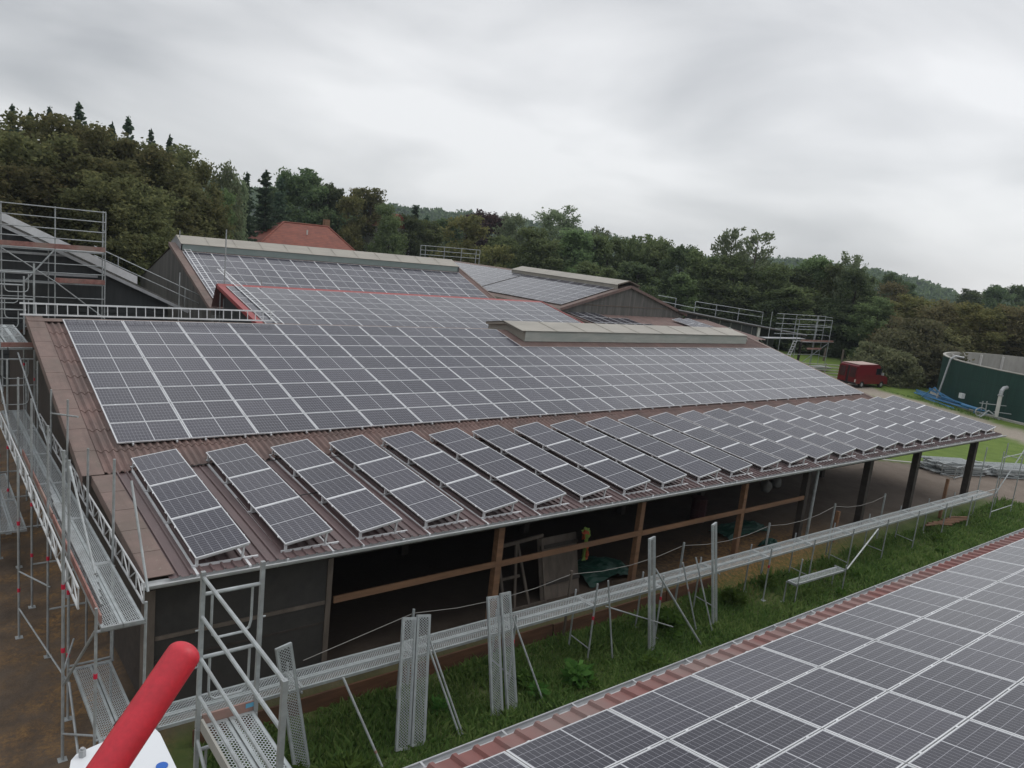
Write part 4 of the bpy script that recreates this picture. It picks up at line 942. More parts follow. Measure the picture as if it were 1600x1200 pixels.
# upper lift at its far end
ub = (28.4, 30.98, 33.56)
for y in ub[:-1]: deck_y(gs, y, 5.45, (2.30, 2.66, 2.98))
toe_board(gs, (2.45, 28.36, 5.56), (3.35, 28.36, 5.56))
u_frame(gs, (2.28, 28.34, 0), (1.06, 0, 0), 3.4, 5.40); u_frame(gs, (2.45, 28.9, 0), (0.95, 0, 0), 5.5, 8.1)
u_frame(gs, (2.28, 30.9, 0), (1.06, 0, 0), 5.5, 7.5)
for x in (2.28, 3.34):
    for y in (28.34, 30.98): standard(gs, x, y, 0.28, 5.4, 0.025, bands=(4.4,))
rail(gs, (2.28, 28.36, 5.2), (2.28, 23.5, 3.6), 0.026, 'brace'); rail(gs, (2.9, 28.36, 5.3), (3.1, 23.3, 3.5), 0.026, 'brace'); rail(gs, (2.3, 28.9, 7.2), (2.3, 31, 6.0), 0.022, 'brace'); rail(gs, (2.3, 28.9, 7.9), (2.3, 33, 6.6), 0.022, 'guard_rail'); rail(gs, (2.3, 28.9, 6.4), (2.3, 31, 5.6), 0.022, 'guard_rail')
# low platform at the near corner
for x in (2.42, 2.76): child('deck_plank', PL[2.57], gs, basis(Vector((x+0.32, 12.75, 1.42))-Vector(BASE[gs.name]), (0, 1, 0)))
rail(gs, (2.36, 15.35, 1.40), (3.14, 15.35, 1.40), 0.024, 'transom'); rail(gs, (3.12, 15.35, 1.4), (3.12, 15.35, 3.4), 0.022, 'standard_tube')
rail(gs, (2.30, 14.9, 1.4), (2.12, 12.0, 0.5), 0.022, 'brace')
# mid level plank under the deck farther back
deck_y(gs, 23.0, 1.42, (1.55, 1.88, 2.21)); deck_y(gs, 25.58, 1.42, (1.55, 1.88, 2.21))

# ------------------------------------------------------------------ ladder on the ridge, ladders on the middle roofs
def ladder(name, p, q, side, label, step=0.29, r=0.016, w=0.36):
    p, q, s = Vector(p), Vector(q), Vector(side).normalized()*w; mb = MB(); o = thing(name, label, 'ladder', tuple(p)); d = q-p
    for a in (Vector((0, 0, 0)), s):
        b = MB(); b.bar(p+a, q+a, 0.028, 0.055, s); b.build('stile', M['alu'], o)
    n = int(d.length/step)
    for k in range(n):
        c_ = p + d*((k+0.5)/n); b = MB(); b.tube([c_, c_+s], r, 6); b.build('rung', M['alu'], o)
    return o
ladder('ladder', (3.0, RY+0.10, RZ+0.14), (11.35, RY+0.10, RZ+0.14), (0, 0.12, 1), 'long aluminium ladder standing on edge along the left ridge of the long barn')
ladder('ladder', (14.42, MY-0.2, z_mid(MY-0.2)+0.12), (14.42, ME+0.2, z_mid(ME+0.2)+0.12), (1, 0, 0), 'aluminium roof ladder lying along the left verge of the steep barn')
ladder('ladder', (14.72, 36.9, z_red(36.9)+0.16), (14.72, 46.6, z_red(46.6)+0.16), (1, 0, 0), 'thin roof ladder lying over the red trimmed shed roof beside its left trim')
tube_thing((14.45, 44.4, 4.2), (14.45, 44.4, 9.5), 0.035, 'tall pale pole standing behind the left trim of the red shed', group='upright poles at the steep barn', name='pole')
tube_thing((14.35, 53.2, 7.9), (14.35, 53.2, 9.0), 0.03, 'short pole standing at the left ridge end of the steep barn', group='upright poles at the steep barn', name='pole')
tube_thing((12.2, 45.0, 0.2), (12.2, 45.0, 6.9), 0.03, 'thin pole before the left gable of the steep barn', group='upright poles at the steep barn', name='pole')
tube_thing((14.0, 43.6, 0.2), (14.0, 43.6, 6.0), 0.03, 'thin pole right before the steep barn corner pier', group='upright poles at the steep barn', name='pole')
tube_thing((16.4, 43.95, 0.2), (16.4, 43.95, 6.9), 0.03, 'thin pole rising behind the red ridge trim at its left end', group='upright poles at the steep barn', name='pole')

# ------------------------------------------------------------------ scaffold tower before the left barn
lt = thing('tower_scaffold', 'scaffold tower with red toe boards in front of the dark left barn', 'scaffold', (4, 44.9, 0.2))
for x in (8.4, 6.15, 3.9, 1.6):
    for y in (44.6, 45.25):
        if y > 45 and x < 8: continue
        standard(lt, x, y, 0.2, 9.8, 0.032)
standard(lt, 5.95, 45.25, 0.2, 7.7, 0.03)
for z in (9.75, 9.25, 8.72, 8.25, 7.0, 6.55, 5.3, 4.2): rail(lt, (-1, 44.58, z), (8.4, 44.58, z), 0.025)
for z in (9.75, 8.8, 7.8, 6.2): rail(lt, (8.4, 44.6, z), (8.4, 45.25, z), 0.025)
toe_board(lt, (-1, 44.57, 7.86), (8.4, 44.57, 7.86), 0.24); toe_board(lt, (6.15, 44.57, 6.18), (8.4, 44.57, 6.18), 0.24)
mb = MB(); mb.box(-1, 8.4, 44.62, 45.3, 7.62, 7.70); mb.build('deck', M['zinc'], lt)
mb = MB(); mb.box(-1, 8.4, 44.62, 45.3, 5.98, 6.05); mb.build('deck', M['zinc'], lt)
rail(lt, (3.9, 44.55, 7.6), (6.15, 44.55, 6.1), 0.028, 'brace'); rail(lt, (6.15, 44.55, 6.1), (8.4, 44.55, 4.3), 0.028, 'brace'); rail(lt, (6.1, 44.55, 7.65), (4.9, 44.55, 6.1), 0.04, 'brace')
for z in (7.35, 6.35): 
    mb = MB(); mb.bar((-1, 45.9, z), (8.3, 45.9, z), 0.03, 0.12); mb.build('back_board', M['alu_dull'], lt)
lg = thing('verge_rail', 'sloping guard rail above the right slope of the dark left barn roof', 'guard rail', (10, 47, 5))
for z in (0.55, 1.05): rail(lg, (8.4, 47.5, z_lb(8.4)+z), (14.0, 47.5, z_lb(14.0)+z+0.1), 0.025)
for x in (9.6, 13.2): rail(lg, (x, 47.5, z_lb(x)), (x, 47.5, z_lb(x)+1.1), 0.022, 'post')

# ------------------------------------------------------------------ scaffold and guard rails at the far barn
gr = thing('ridge_scaffold', 'small guard railing standing behind the far end of the far barn ridge', 'guard rail', (55, 82.6, 7))
for x in (50.5, 51.2, 54.0, 56.6, 58.9, 59.5): standard(gr, x, 82.6, 0.2, 9.4 if x > 53 else 9.25, 0.045, plate=False)
for z in (9.3, 8.75, 8.2): rail(gr, (50.5, 82.6, z-0.05), (59.5, 82.6, z+0.08), 0.035)
wr = thing('wing_rail', 'long sloping guard rail along the rear edge of the side wing roof', 'guard rail', (72, 55, 5))
for i, (x, z1) in enumerate(((69.9, 6.45), (73.8, 6.17), (78.2, 5.95), (83.2, 5.66))): rail(wr, (x, 55, z1-1.5), (x, 55, z1), 0.035, 'post')
for dz in (0, 0.6): rail(wr, (69.9, 55, 6.45-dz), (83.2, 55, 5.66-dz), 0.03)
rail(wr, (63.5, 55, 6.85), (66.5, 55, 6.65), 0.03); rail(wr, (66.5, 55, 6.7), (66.5, 55, 5.6), 0.03, 'post'); rail(wr, (62.5, 55, 6.4), (70, 55, 5.7), 0.03)
rt = thing('end_scaffold', 'open scaffold tower with ladder at the right end of the side wing', 'scaffold', (79, 46.5, 0.2))
for x in (72.6, 73.6, 77.4, 80.3, 81.9, 83.4):
    standard(rt, x, 46.9 if x not in (73.6, 80.3) else 46.1, 0.2, 6.3 if x > 73 else 6.45, 0.034)
for x in (76.6, 83.4): standard(rt, x, 46.0, 0.2, 5.9, 0.034)
for z in (6.25, 5.75, 5.2, 4.65, 4.1): rail(rt, (73.6, 46.9, z+0.05), (83.4, 46.9, z), 0.027)
for z in (5.9, 5.1): rail(rt, (76.6, 46.0, z), (83.4, 46.0, z), 0.03)
for z in (6.2, 5.2, 4.1, 1.7): rail(rt, (83.4, 46.0, z), (83.4, 46.9, z), 0.027)
for x0, x1, z in ((70.8, 78.5, 3.75), (78.0, 84.6, 3.4)):
    mb = MB(); mb.box(x0, x1, 46.05, 46.95, z-0.06, z); mb.build('deck', M['alu_dull'], rt)
toe_board(rt, (77.5, 46.02, 3.55), (84.4, 46.02, 3.50), 0.2); toe_board(rt, (79.0, 46.0, 2.65), (82.0, 46.0, 2.65), 0.2)
rail(rt, (70.8, 46.9, 3.7), (72.6, 46.9, 2.6), 0.04, 'brace'); rail(rt, (79.0, 46.9, 0.5), (83.4, 46.0, 3.3), 0.036, 'brace'); rail(rt, (73.0, 46.9, 1.9), (83.5, 46.9, 1.8), 0.035, 'ledger'); rail(rt, (73.0, 46.9, 1.0), (77.0, 46.9, 1.0), 0.035, 'ledger')
mb = MB()
for off in (0, 0.6): mb.bar((74.6+off, 46.0, 0.4), (76.2+off, 46.0, 3.6), 0.06, 0.06, (0, 1, 0))
for k in range(11): f_ = (k+0.5)/11; mb.tube([(74.6+1.6*f_, 46.0, 0.4+3.2*f_), (75.2+1.6*f_, 46.0, 0.4+3.2*f_)], 0.03, 6)
mb.build('ladder', M['alu'], rt)
mb = MB(); mb.box(77.5, 82.5, 44.6, 46.0, 0.55, 0.75); tag(mb.build('plank_bundle', M['zinc'], at=(80, 45, 0.3)), 'flat bundle of pale planks on the meadow under the end scaffold', 'planks')

# ------------------------------------------------------------------ red van
vx, vy, vz = 73.2, 37.8, 0.27; VA = RAD(-7)
van = thing('van', 'dark red panel van with its rear door ajar parked beside the scrub', 'van', (vx, vy, vz))
van.rotation_euler = (0, 0, VA)
def vb(fn, name, mat, parent=van):
    mb = MB(); fn(mb); BASE_save = BASE[van.name]; BASE[van.name] = (0, 0, 0)
    if parent is not van: BASE[parent.name] = (0, 0, 0)
    o = mb.build(name, M[mat], parent); BASE[van.name] = BASE_save; return o
HW = 0.98
prof_ = [(0.0, 0.42), (0.06, 2.15), (0.25, 2.30), (3.25, 2.34), (3.55, 2.24), (4.25, 1.35), (5.05, 1.08), (5.20, 0.75), (5.20, 0.40), (4.65, 0.40), (4.5, 0.66), (4.05, 0.66), (3.9, 0.40), (1.45, 0.40), (1.3, 0.66), (0.85, 0.66), (0.7, 0.40)]
def body(mb):
    n = len(prof_); 
    mb.prism([(x, -HW, z) for x, z in prof_], (0, 2*HW, 0))
vbody = vb(body, 'body', 'van')
vb(lambda m_: m_.frame_box((0.2, -HW+0.08, 2.30), (3.1, 0, 0.035), (0, 2*HW-0.16, 0), (0, 0, 0.045)), 'roof_panel', 'van_roof')
vb(lambda m_: m_.frame_box((3.05, -HW-0.012, 1.35), (0.95, 0, 0), (0, 0.014, 0), (0, 0, 0.62)), 'side_window', 'dark_glass')
vb(lambda m_: m_.frame_box((1.1, -HW-0.012, 1.2), (1.7, 0, 0), (0, 0.012, 0), (0, 0, 0.035)), 'side_moulding', 'dark_red')
vb(lambda m_: m_.frame_box((3.62, -HW+0.1, 2.16), (0.60, 0, -0.76), (0, 2*HW-0.2, 0), (0.02, 0, 0.015)), 'windscreen', 'dark_glass')
def rear(mb, y0, y1): mb.frame_box((-0.035, y0, 0.55), (0.06, 0, 1.55), (0, y1-y0, 0), (0.035, 0, 0))
d1 = vb(lambda m_: rear(m_, -HW+0.03, -0.10), 'rear_door', 'van'); d2 = vb(lambda m_: rear(m_, 0.12, HW-0.03), 'rear_door', 'van')
d2.rotation_euler = (0, 0, RAD(7)); d2.location = (-0.09, 0.0, 0)
for d, a, b in ((d1, -HW+0.14, -0.22), (d2, 0.24, HW-0.14)): vb(lambda m_: m_.frame_box((-0.055, a, 1.02), (0.04, 0, 0.98), (0, b-a, 0), (0.02, 0, 0)), 'window', 'dark_red', d)
vb(lambda m_: m_.frame_box((-0.012, -0.10, 0.5), (0.06, 0, 1.6), (0, 0.22, 0), (0.012, 0, 0)), 'door_gap', 'black')
vb(lambda m_: m_.box(-0.12, 0.1, -HW, HW, 0.36, 0.52), 'bumper', 'black')
for y in (-HW+0.02, HW-0.14): vb(lambda m_: m_.box(-0.05, 0.03, y, y+0.12, 0.58, 0.86), 'tail_lamp', 'lamp_white')
for x in (1.08, 4.28):
    for y in (-HW+0.02, HW-0.24):
        w_ = vb(lambda m_: m_.tube([(x, y, 0.33), (x, y+0.22, 0.33)], 0.33, 18), 'wheel', 'black')
        vb(lambda m_: m_.tube([(x, y-0.01, 0.33), (x, y+0.23, 0.33)], 0.17, 12), 'rim', 'alu_dull', w_)
vb(lambda m_: m_.box(3.95, 4.1, -HW-0.2, -HW, 1.3, 1.55), 'mirror', 'alu_dull')

# ------------------------------------------------------------------ slurry tank
TX, TY, TR, TZ0, TZ1 = 87.4, 19.6, 14.4, 0.2, 4.35
tankm, t = new_mat('green_tank_sheet'); P = pos(t)
n1 = noise(t, scaled(t, P, (2, 2, 0.25)), 1.5, 5); oc = N(t, 'ShaderNodeSeparateXYZ'); t.links.new(objc(t), oc.inputs[0])
ang = math_(t, 'ARCTAN2', oc.outputs[1], oc.outputs[0])
seam = math_(t, 'MAXIMUM', math_(t, 'LESS_THAN', math_(t, 'FRACT', math_(t, 'MULTIPLY', ang, 6.0)), 0.035), math_(t, 'LESS_THAN', math_(t, 'FRACT', math_(t, 'DIVIDE', oc.outputs[2], 1.38)), 0.03))
tc_ = mixc(t, math_(t, 'MULTIPLY', seam, 0.6), ramp(t, n1, [(0.3, (0.006, 0.034, 0.027)), (0.7, (0.010, 0.050, 0.039))]), (0.004, 0.018, 0.015))
finish(t, tc_, 0.5, 0, n1, 0.1)
tk = thing('slurry_tank', 'large round dark green slurry tank with pale concrete inside wall', 'tank', (TX, TY, TZ0))
A_ = np.linspace(0, 2*math.pi, 97)
ring = lambda r, z: [(TX+r*math.cos(a), TY+r*math.sin(a), z) for a in A_]
mb = MB(); prof_t = []
mb.grid([ring(TR, TZ0), ring(TR, TZ1)]); mb.build('outer_wall', tankm, tk)
mb = MB(); mb.grid([ring(TR-0.22, 1.0), ring(TR-0.22, TZ1+0.02)], flip=True); mb.grid([ring(TR+0.05, TZ1-0.06), ring(TR+0.05, TZ1+0.02), ring(TR-0.22, TZ1+0.02)])
iw = mb.build('inner_wall', M['concrete'], tk)
for k in range(30):
    a = k*2*math.pi/30; r = TR-0.3; mb = MB(); mb.frame_box((TX+r*math.cos(a)-0.1, TY+r*math.sin(a)-0.1, 1.0), (0.2, 0, 0), (0, 0.2, 0), (0, 0, TZ1-1.0-0.15)); mb.build('rib', M['plaster'], iw)
mb = MB(); mb.poly(ring(TR-0.25, 1.2)[:-1]); mb.build('slurry_surface', M['dark_wood'], tk)
mb = MB(); mb.grid([ring(TR+0.5, 0.15), ring(TR+0.5, 0.42), ring(TR-0.05, 0.42)]); mb.build('footing', M['concrete'], tk)
def on_tank(a, r=0.0): return (TX+(TR+r)*math.cos(RAD(a)), TY+(TR+r)*math.sin(RAD(a)))
fx, fy = on_tank(135, 0.25)
op = thing('outlet_pipe', 'pale upright pipe with dark bent top standing before the green tank', 'pipe', (74.3, 24.6, 0.3))
mb = MB(); mb.tube([(72.55, 24.0, 0.5), (72.65, 24.05, 2.35)], 0.15, 12); mb.build('riser', M['plaster'], op)
mb = MB(); mb.tube([(72.65, 24.05, 2.3), (72.65, 24.05, 2.42)], 0.22, 12); mb.tube([(72.65, 24.05, 2.42), (72.7, 24.05, 2.75), (72.9, 24.0, 2.98), (73.25, 23.9, 3.05)], 0.16, 12); mb.build('elbow', M['alu_dull'], op)
st = thing('pump_stand', 'small grey steel pump stand with wheel at the foot of the tank', 'pump', (72.15, 24.55, 0.3))
mb = MB()
for q_ in ((71.45, 24.85), (72.65, 23.75), (71.95, 25.25), (73.15, 23.85)): mb.tube([(q_[0], q_[1], 0.3), (72.25, 24.55, 0.95)], 0.05, 6)
mb.tube([(71.65, 25.15, 1.5), (73.25, 23.65, 1.5)], 0.04, 6); mb.tube([(72.15, 24.75, 0.9), (72.05, 24.75, 1.7)], 0.05, 6); mb.tube([(71.75, 24.95, 0.9), (71.75, 24.95, 1.7)], 0.04, 6); mb.tube([(72.55, 24.25, 0.9), (74.75, 21.85, 0.85)], 0.04, 6)
sb = mb.build('stand', M['zinc'], st)
mb = MB(); mb.tube([(71.75+0.36*math.cos(a), 24.95-0.3*math.cos(a), 0.75+0.36*math.sin(a)) for a in np.linspace(0, 6.28, 15)], 0.05, 6, caps=False); mb.build('hand_wheel', M['zinc'], st)
fp_ = thing('filling_pipe', 'slanting grey pipe with hooked top leaning up the left side of the green tank', 'pipe', (78.2, 32.6, 0.3))
mb = MB(); mb.tube([(77.0, 30.75, 0.3), (77.55, 30.45, 4.3)], 0.09, 10); mb.tube([(77.55, 30.45, 4.3), (77.8, 30.2, 4.62), (78.5, 29.7, 4.55)], 0.09, 10); mb.build('pipe', M['alu_dull'], fp_)
# blue steel tubes heaped on the grass
bl = [((75.9, 34.6), (73.4, 28.7), 0.55), ((76.8, 34.6), (74.5, 29.3), 0.45), ((77.6, 35.2), (75.2, 30.4), 0.6), ((75.0, 33.3), (72.7, 29.6), 0.4), ((77.3, 33.0), (74.9, 30.6), 0.8), ((76.0, 31.5), (73.0, 27.0), 0.5), ((78.1, 34.2), (75.9, 32.2), 0.95), ((75.0, 31.8), (73.9, 29.0), 0.75)]
bl = [((a[0]+0.8, a[1]-1.9), (b[0]+0.8, b[1]-1.9), z) for a, b, z in bl]
bt = thing('blue_gate_heap', 'heap of bright blue steel gate tubes lying left of the green tank', 'steel gates', (75.5, 31.5, 0.3))
for k, (a, b, z) in enumerate(bl):
    mb = MB(); p, q_ = (a[0], a[1], z), (b[0], b[1], z-0.1)
    for w_ in (0, 0.33, 0.66): mb.tube([(p[0]+w_, p[1]+w_*0.5, p[2]+0.12*math.sin(k*2+w_*9)), (q_[0]+w_, q_[1]+w_*0.5, q_[2])], 0.04, 6)
    for f_ in (0.02, 0.5, 0.98): c_ = lerp(p, q_, f_); mb.tube([c_, (c_[0]+0.66, c_[1]+0.33, c_[2])], 0.05, 6)
    mb.build('gate_panel', M['blue'], bt)
mb = MB(); mb.tube([(76.0, 31.7, 0.4), (76.5, 30.9, 1.5)], 0.05, 6); mb.tube([(76.5, 30.9, 1.5), (75.8, 29.6, 0.7)], 0.05, 6); mb.build('upright_tube', M['blue'], bt)
mb = MB(); mb.tube([(73.9, 27.3, 0.75), (73.1, 25.5, 0.72)], 0.15, 10); mb.tube([(73.1, 25.5, 0.72), (72.9, 25.0, 0.78)], 0.06, 8); mb.tube([(73.3, 26.0, 0.3), (73.3, 26.0, 0.7)], 0.06, 6)
tag(mb.build('blue_roller', M['blue'], at=(73.4, 27.6, 0.3)), 'blue steel roller lying along the tank foot right of the blue heap', 'roller')
for k, (a, z, lab) in enumerate(((148, 1.2, 'small white box fixed on the green tank above the blue heap'), (192, 1.9, 'small white box fixed on the green tank at right picture edge'))):
    x, y = on_tank(a, 0.02); mb = MB(); mb.frame_box((x-0.35, y+0.3, z), (0.25, 0.35, 0), (-0.25, 0.18, 0), (0, 0, 0.45)); tag(mb.build('junction_box', M['white'], at=(x, y, z)), lab, 'box')

# fences on the meadow
for k, (x, y, z, lab) in enumerate(((92.0, 51.0, 1.9, 'left of the three crooked fence posts on the far meadow'), (93.3, 49.3, 2.0, 'middle of the three crooked fence posts on the far meadow'), (94.4, 47.2, 2.0, 'right of the three crooked fence posts on the far meadow'))):
    mb = MB(); mb.tube([(x, y, -0.1), (x+0.05, y, 1.0), (x+0.25-0.1*k, y+0.1, z)], 0.13, 7); tag(mb.build('fence_post', M['old_wood'], at=(x, y, 0)), lab, 'fence post', 'crooked posts on the meadow')
ga = thing('field_gate', 'pale tubular field gate crossing the meadow left of the red van', 'gate', (76, 41, 0.2))
for k in range(5): rail(ga, (72.0, 42.5, 0.55+k*0.30), (78.5, 40.2, 0.55+k*0.30), 0.045, 'bar', 'concrete')
for f_ in (0, 0.5, 1): p = lerp((72.0, 42.5, 0.2), (78.5, 40.2, 0.2), f_); rail(ga, p, (p[0], p[1], 1.9), 0.05, 'upright', 'concrete')

# stacks of scaffold planks on the yard
rng = random.Random(5)
def pile(n, x0, y0, dirv, label, per=4, zz=0.38):
    d = Vector(dirv).normalized(); pr = Vector((-d.y, d.x, 0))
    for k in range(n):
        o = bpy.data.objects.new('stacked_plank', PL[3.07]); col.objects.link(o)
        lay, kk = divmod(k, per); off = pr*(0.40*kk+0.10*(lay % 2)+rng.uniform(-.06, .06)) + d*rng.uniform(-0.45, 0.45)
        mt = basis(Vector((x0, y0, zz+0.115*lay)) + off, d.xyz + Vector((rng.uniform(-.03, .03), rng.uniform(-.03, .03), 0))); o.matrix_world = mt
        pos_ = 'top layer' if lay == (n-1)//per else ('bottom layer' if lay == 0 else f'{ONES[lay]} layer')
        tag(o, f'plank in {label}, {pos_}, {ONES[kk]} from front', 'scaffold plank', 'scaffold planks stacked on the yard'); BASE[o.name] = tuple(o.location)
pile(24, 45.2, 17.2, (1, -0.50, 0), 'yard stack left of last post', 4)
pile(20, 48.4, 15.5, (1, -0.50, 0), 'yard stack right of last post', 4)
pile(6, 51.9, 13.1, (1, -0.4, 0), 'small stack at right edge', 3)
sc_ = thing('frame_crate', 'grey tube pallet cage standing before the plank stack on the yard', 'cage', (45.6, 16.7, 0.3))
mb = MB()
for x in (45.2, 46.3):
    for y in (16.3, 17.0): mb.tube([(x, y, 0.3), (x, y, 1.0)], 0.03, 6)
for z in (0.4, 0.98):
    mb.tube([(45.2, 16.3, z), (46.3, 16.3, z), (46.3, 17.0, z), (45.2, 17.0, z), (45.2, 16.3, z)], 0.03, 6)
for x in (45.5, 46.0): mb.tube([(x, 16.3, 0.4), (x, 16.3, 0.98)], 0.02, 6)
mb.build('cage_frame', M['zinc'], sc_)
mb = MB(); mb.frame_box((44.6, 20.4, 0.2), (11.5, -8.3, 0), (0.14, 0.20, 0), (0, 0, 0.14)); structure(mb.build('kerb', M['concrete']))

# ------------------------------------------------------------------ things inside the open barn
def leaning_hurdle(x0, x1, label):
    o = thing('hurdle_gate', label, 'gate', ((x0+x1)/2, 15.2, 0.4))
    def bar(p, q, w=0.07): mb = MB(); mb.bar(p, q, w, 0.05, (0, 1, 0)); mb.build('bar', M['old_wood'], o)
    zb, zt, yb, yt = 0.55, 2.25, 14.75, 15.2
    bar((x0, yt, zt), (x1, yt, zt+0.1), 0.10); bar((x0+0.2, yb, zb), (x1, yb, zb))
    for f_, g_ in ((0.02, 0.10), (0.42, 0.30), (0.45, 0.62), (0.98, 0.98)): bar((x0+(x1-x0)*f_, yt, zt), (x0+(x1-x0)*g_, yb, zb))
    bar((x0+0.15, (yb+yt)/2, (zb+zt)/2), (x1*0.45+x0*0.55, (yb+yt)/2, (zb+zt)/2))
    return o
leaning_hurdle(12.45, 14.1, 'grey timber hurdle leaning inside the barn right of the second brown post')
mb = MB(); mb.frame_box((14.0, 14.85, 0.45), (1.5, 0, 0), (0, 0.45, 1.75), (0, 0.03, 0)); o = mb.build('old_door', M['old_wood'], at=(14.7, 15, 0.4)); tag(o, 'old grey board door leaning inside the barn below the bright jacket', 'door')
for zz in (0.25, 0.8):
    b_ = MB(); b_.frame_box((14.05, 14.80+0.45*zz, 0.45+1.85*zz), (1.45, 0, 0), (0, 0.03, 0.10), (0, 0.03, -0.01)); b_.build('ledge', M['dark_wood'], o)
jk = thing('work_jacket', 'lime and orange work jacket hanging over the old door', 'jacket', (15.55, 15.0, 2.2))
def cloth(name, mat, x0, z0, w, h, seed, y=14.98):
    r = random.Random(seed); mb = MB(); rows = []
    for i in range(9):
        f_ = i/8; rows.append([(x0 + (j/6-0.5)*w*(1-0.45*f_) + r.uniform(-.02, .02), y-0.03-0.05*math.sin(j*1.9+f_*4)-0.03*f_, z0 - h*f_ + 0.05*math.cos((j-3)*0.6) + r.uniform(-.01, .01)) for j in range(7)])
    mb.grid(rows); mb.grid([[(p[0], p[1]+0.025, p[2]) for p in q_] for q_ in rows], flip=True); return mb.build(name, M[mat], jk, smooth=True)
cloth('body', 'hivis_green', 15.55, 2.40, 0.36, 0.26, 1); cloth('sleeve', 'hivis_green', 15.60, 2.22, 0.17, 0.80, 2); cloth('stripe', 'hivis_orange', 15.50, 2.34, 0.28, 0.08, 3, 14.94); cloth('trim', 'hivis_orange', 15.64, 1.9, 0.09, 0.45, 4, 14.94); cloth('trim', 'hivis_orange', 15.44, 2.36, 0.08, 0.25, 5, 14.95)
def tarp(label, cx, cy, rx_, ry_, h, seed):
    r = np.random.default_rng(seed); mb = MB(); n = 15; rows = []
    for i in range(n):
        row = []
        for j in range(n):
            u, v = i/(n-1)*2-1, j/(n-1)*2-1; d = max(0, 1-(u*u+v*v)*0.62)
            row.append((cx+u*rx_, cy+v*ry_, 0.52+h*d**0.6+0.06*math.sin(u*7+seed)*d+r.normal(0, 0.025)))
        rows.append(row)
    mb.grid(rows, flip=True); tag(mb.build('tarpaulin', M['green_tarp'], smooth=False, at=(cx, cy, 0.5)), label, 'tarpaulin')
tarp('dark green tarpaulin heaped on the barn floor right of the old door', 16.9, 15.5, 0.95, 0.7, 0.42, 1)
tarp('dark green tarpaulin trailing over the hay left of the grey downpipe', 25.0, 16.0, 1.3, 0.55, 0.22, 4)
tarp('small end of green tarpaulin hanging at the fence before the hay', 24.6, 14.4, 0.35, 0.3, 0.3, 6)
def lump(mb, c_, rx_, ry_, rz_, seed, n=9, m=14):
    r = np.random.default_rng(seed); ph = r.uniform(0, 6, 4)
    rows = []
    for i in range(n):
        th = math.pi*i/(n-1); row = []
        for j in range(m+1):
            a = 2*math.pi*j/m; k = 1+0.10*math.sin(3*a+ph[0]+2*th)+0.06*math.sin(5*th+ph[1])
            row.append((c_[0]+rx_*k*math.sin(th)*math.cos(a), c_[1]+ry_*k*math.sin(th)*math.sin(a), c_[2]+rz_*k*math.cos(th)))
        rows.append(row)
    mb.grid(rows)
for k, (x, y, z, lab) in enumerate(((28.6, 17.4, 1.45, 'pale wrapped feed sack hanging under the roof left of the downpipe'), (29.5, 17.5, 1.5, 'pale wrapped feed sack hanging nearest the grey downpipe'))):
    mb = MB(); lump(mb, (x, y, z), 0.26, 0.22, 0.26, k+3); mb.tube([(x, y, z+0.4), (x, y, 3.3)], 0.02, 5); tag(mb.build('feed_sack', M['stucco'], smooth=True, at=(x, y, z)), lab, 'sack', 'sacks under the lean-to')
mb = MB(); mb.tube([(24.3, 17.5, 0.5), (24.3, 17.5, 1.45)], 0.30, 14); o = mb.build('oil_drum', M['dark_red'], at=(24.3, 17.5, 0.5)); tag(o, 'dull red drum in the dark of the barn left of the sacks', 'drum')
b_ = MB(); b_.tube([(24.3, 17.5, 0.95), (24.3, 17.5, 1.0)], 0.315, 14); b_.build('rim', M['dark_red'], o)
lgp = thing('log_pile', 'few split brown logs lying on grass by the walkway end', 'logs', (35.5, 12.9, 0.3))
for k in range(7):
    mb = MB(); x = 34.3+k*0.42; mb.tube([(x, 13.15+rng.uniform(-.1, .1), 0.42), (x+1.2, 12.85+rng.uniform(-.2, .2), 0.36)], 0.05, 6); mb.build('log', M['wood'], lgp)

# ------------------------------------------------------------------ lift arm right before the camera
la = thing('lift_arm', 'scuffed red tube of the work platform with white cover below, close to the camera', 'lift arm', (0.3, 1.2, 9.3))
H0 = Vector((0, 0, 10.25))
p1 = H0 + Vector((0.2770, 0.9540, -0.5660))*1.26; p0 = H0 + Vector((0.1965, 0.9849, -0.7202))*1.17
d = (p1-p0); p0 = p0 - d*0.8
mb = MB(); R_ = 0.0275; dn = d.normalized(); base_pts = [p0] + [p0.lerp(p1, f_) for f_ in np.linspace(0.1, 1, 12)]
a_ = dn.cross(Vector((0, 0, 1))).normalized(); b_ = dn.cross(a_); rows = []
for p, r in [(q_, R_) for q_ in base_pts] + [(p1 + dn*R_*0.75*math.sin(t_), R_*math.cos(t_)) for t_ in np.linspace(0.1, math.pi/2-0.001, 12)]:
    rows.append([tuple(p + (a_*math.cos(t2)+b_*math.sin(t2))*r) for t2 in np.linspace(0, 2*math.pi, 41)])
mb.grid(rows); mb.build('red_tube', M['tube_red'], la, smooth=True)
mb = MB(); 
for f_, an in ((0.80, 0.9), (0.86, 0.6), (0.72, 1.3), (0.70, 1.2), (0.60, 1.5)):
    q_ = p0.lerp(p1, f_) + (a_*math.cos(an+2.2)+b_*math.sin(an+2.2))*(R_+0.0005); mb.tube([q_, q_+dn*0.02+a_*0.003], 0.0022, 5)
mb.build('scuff_marks', M['dark_red'], la)
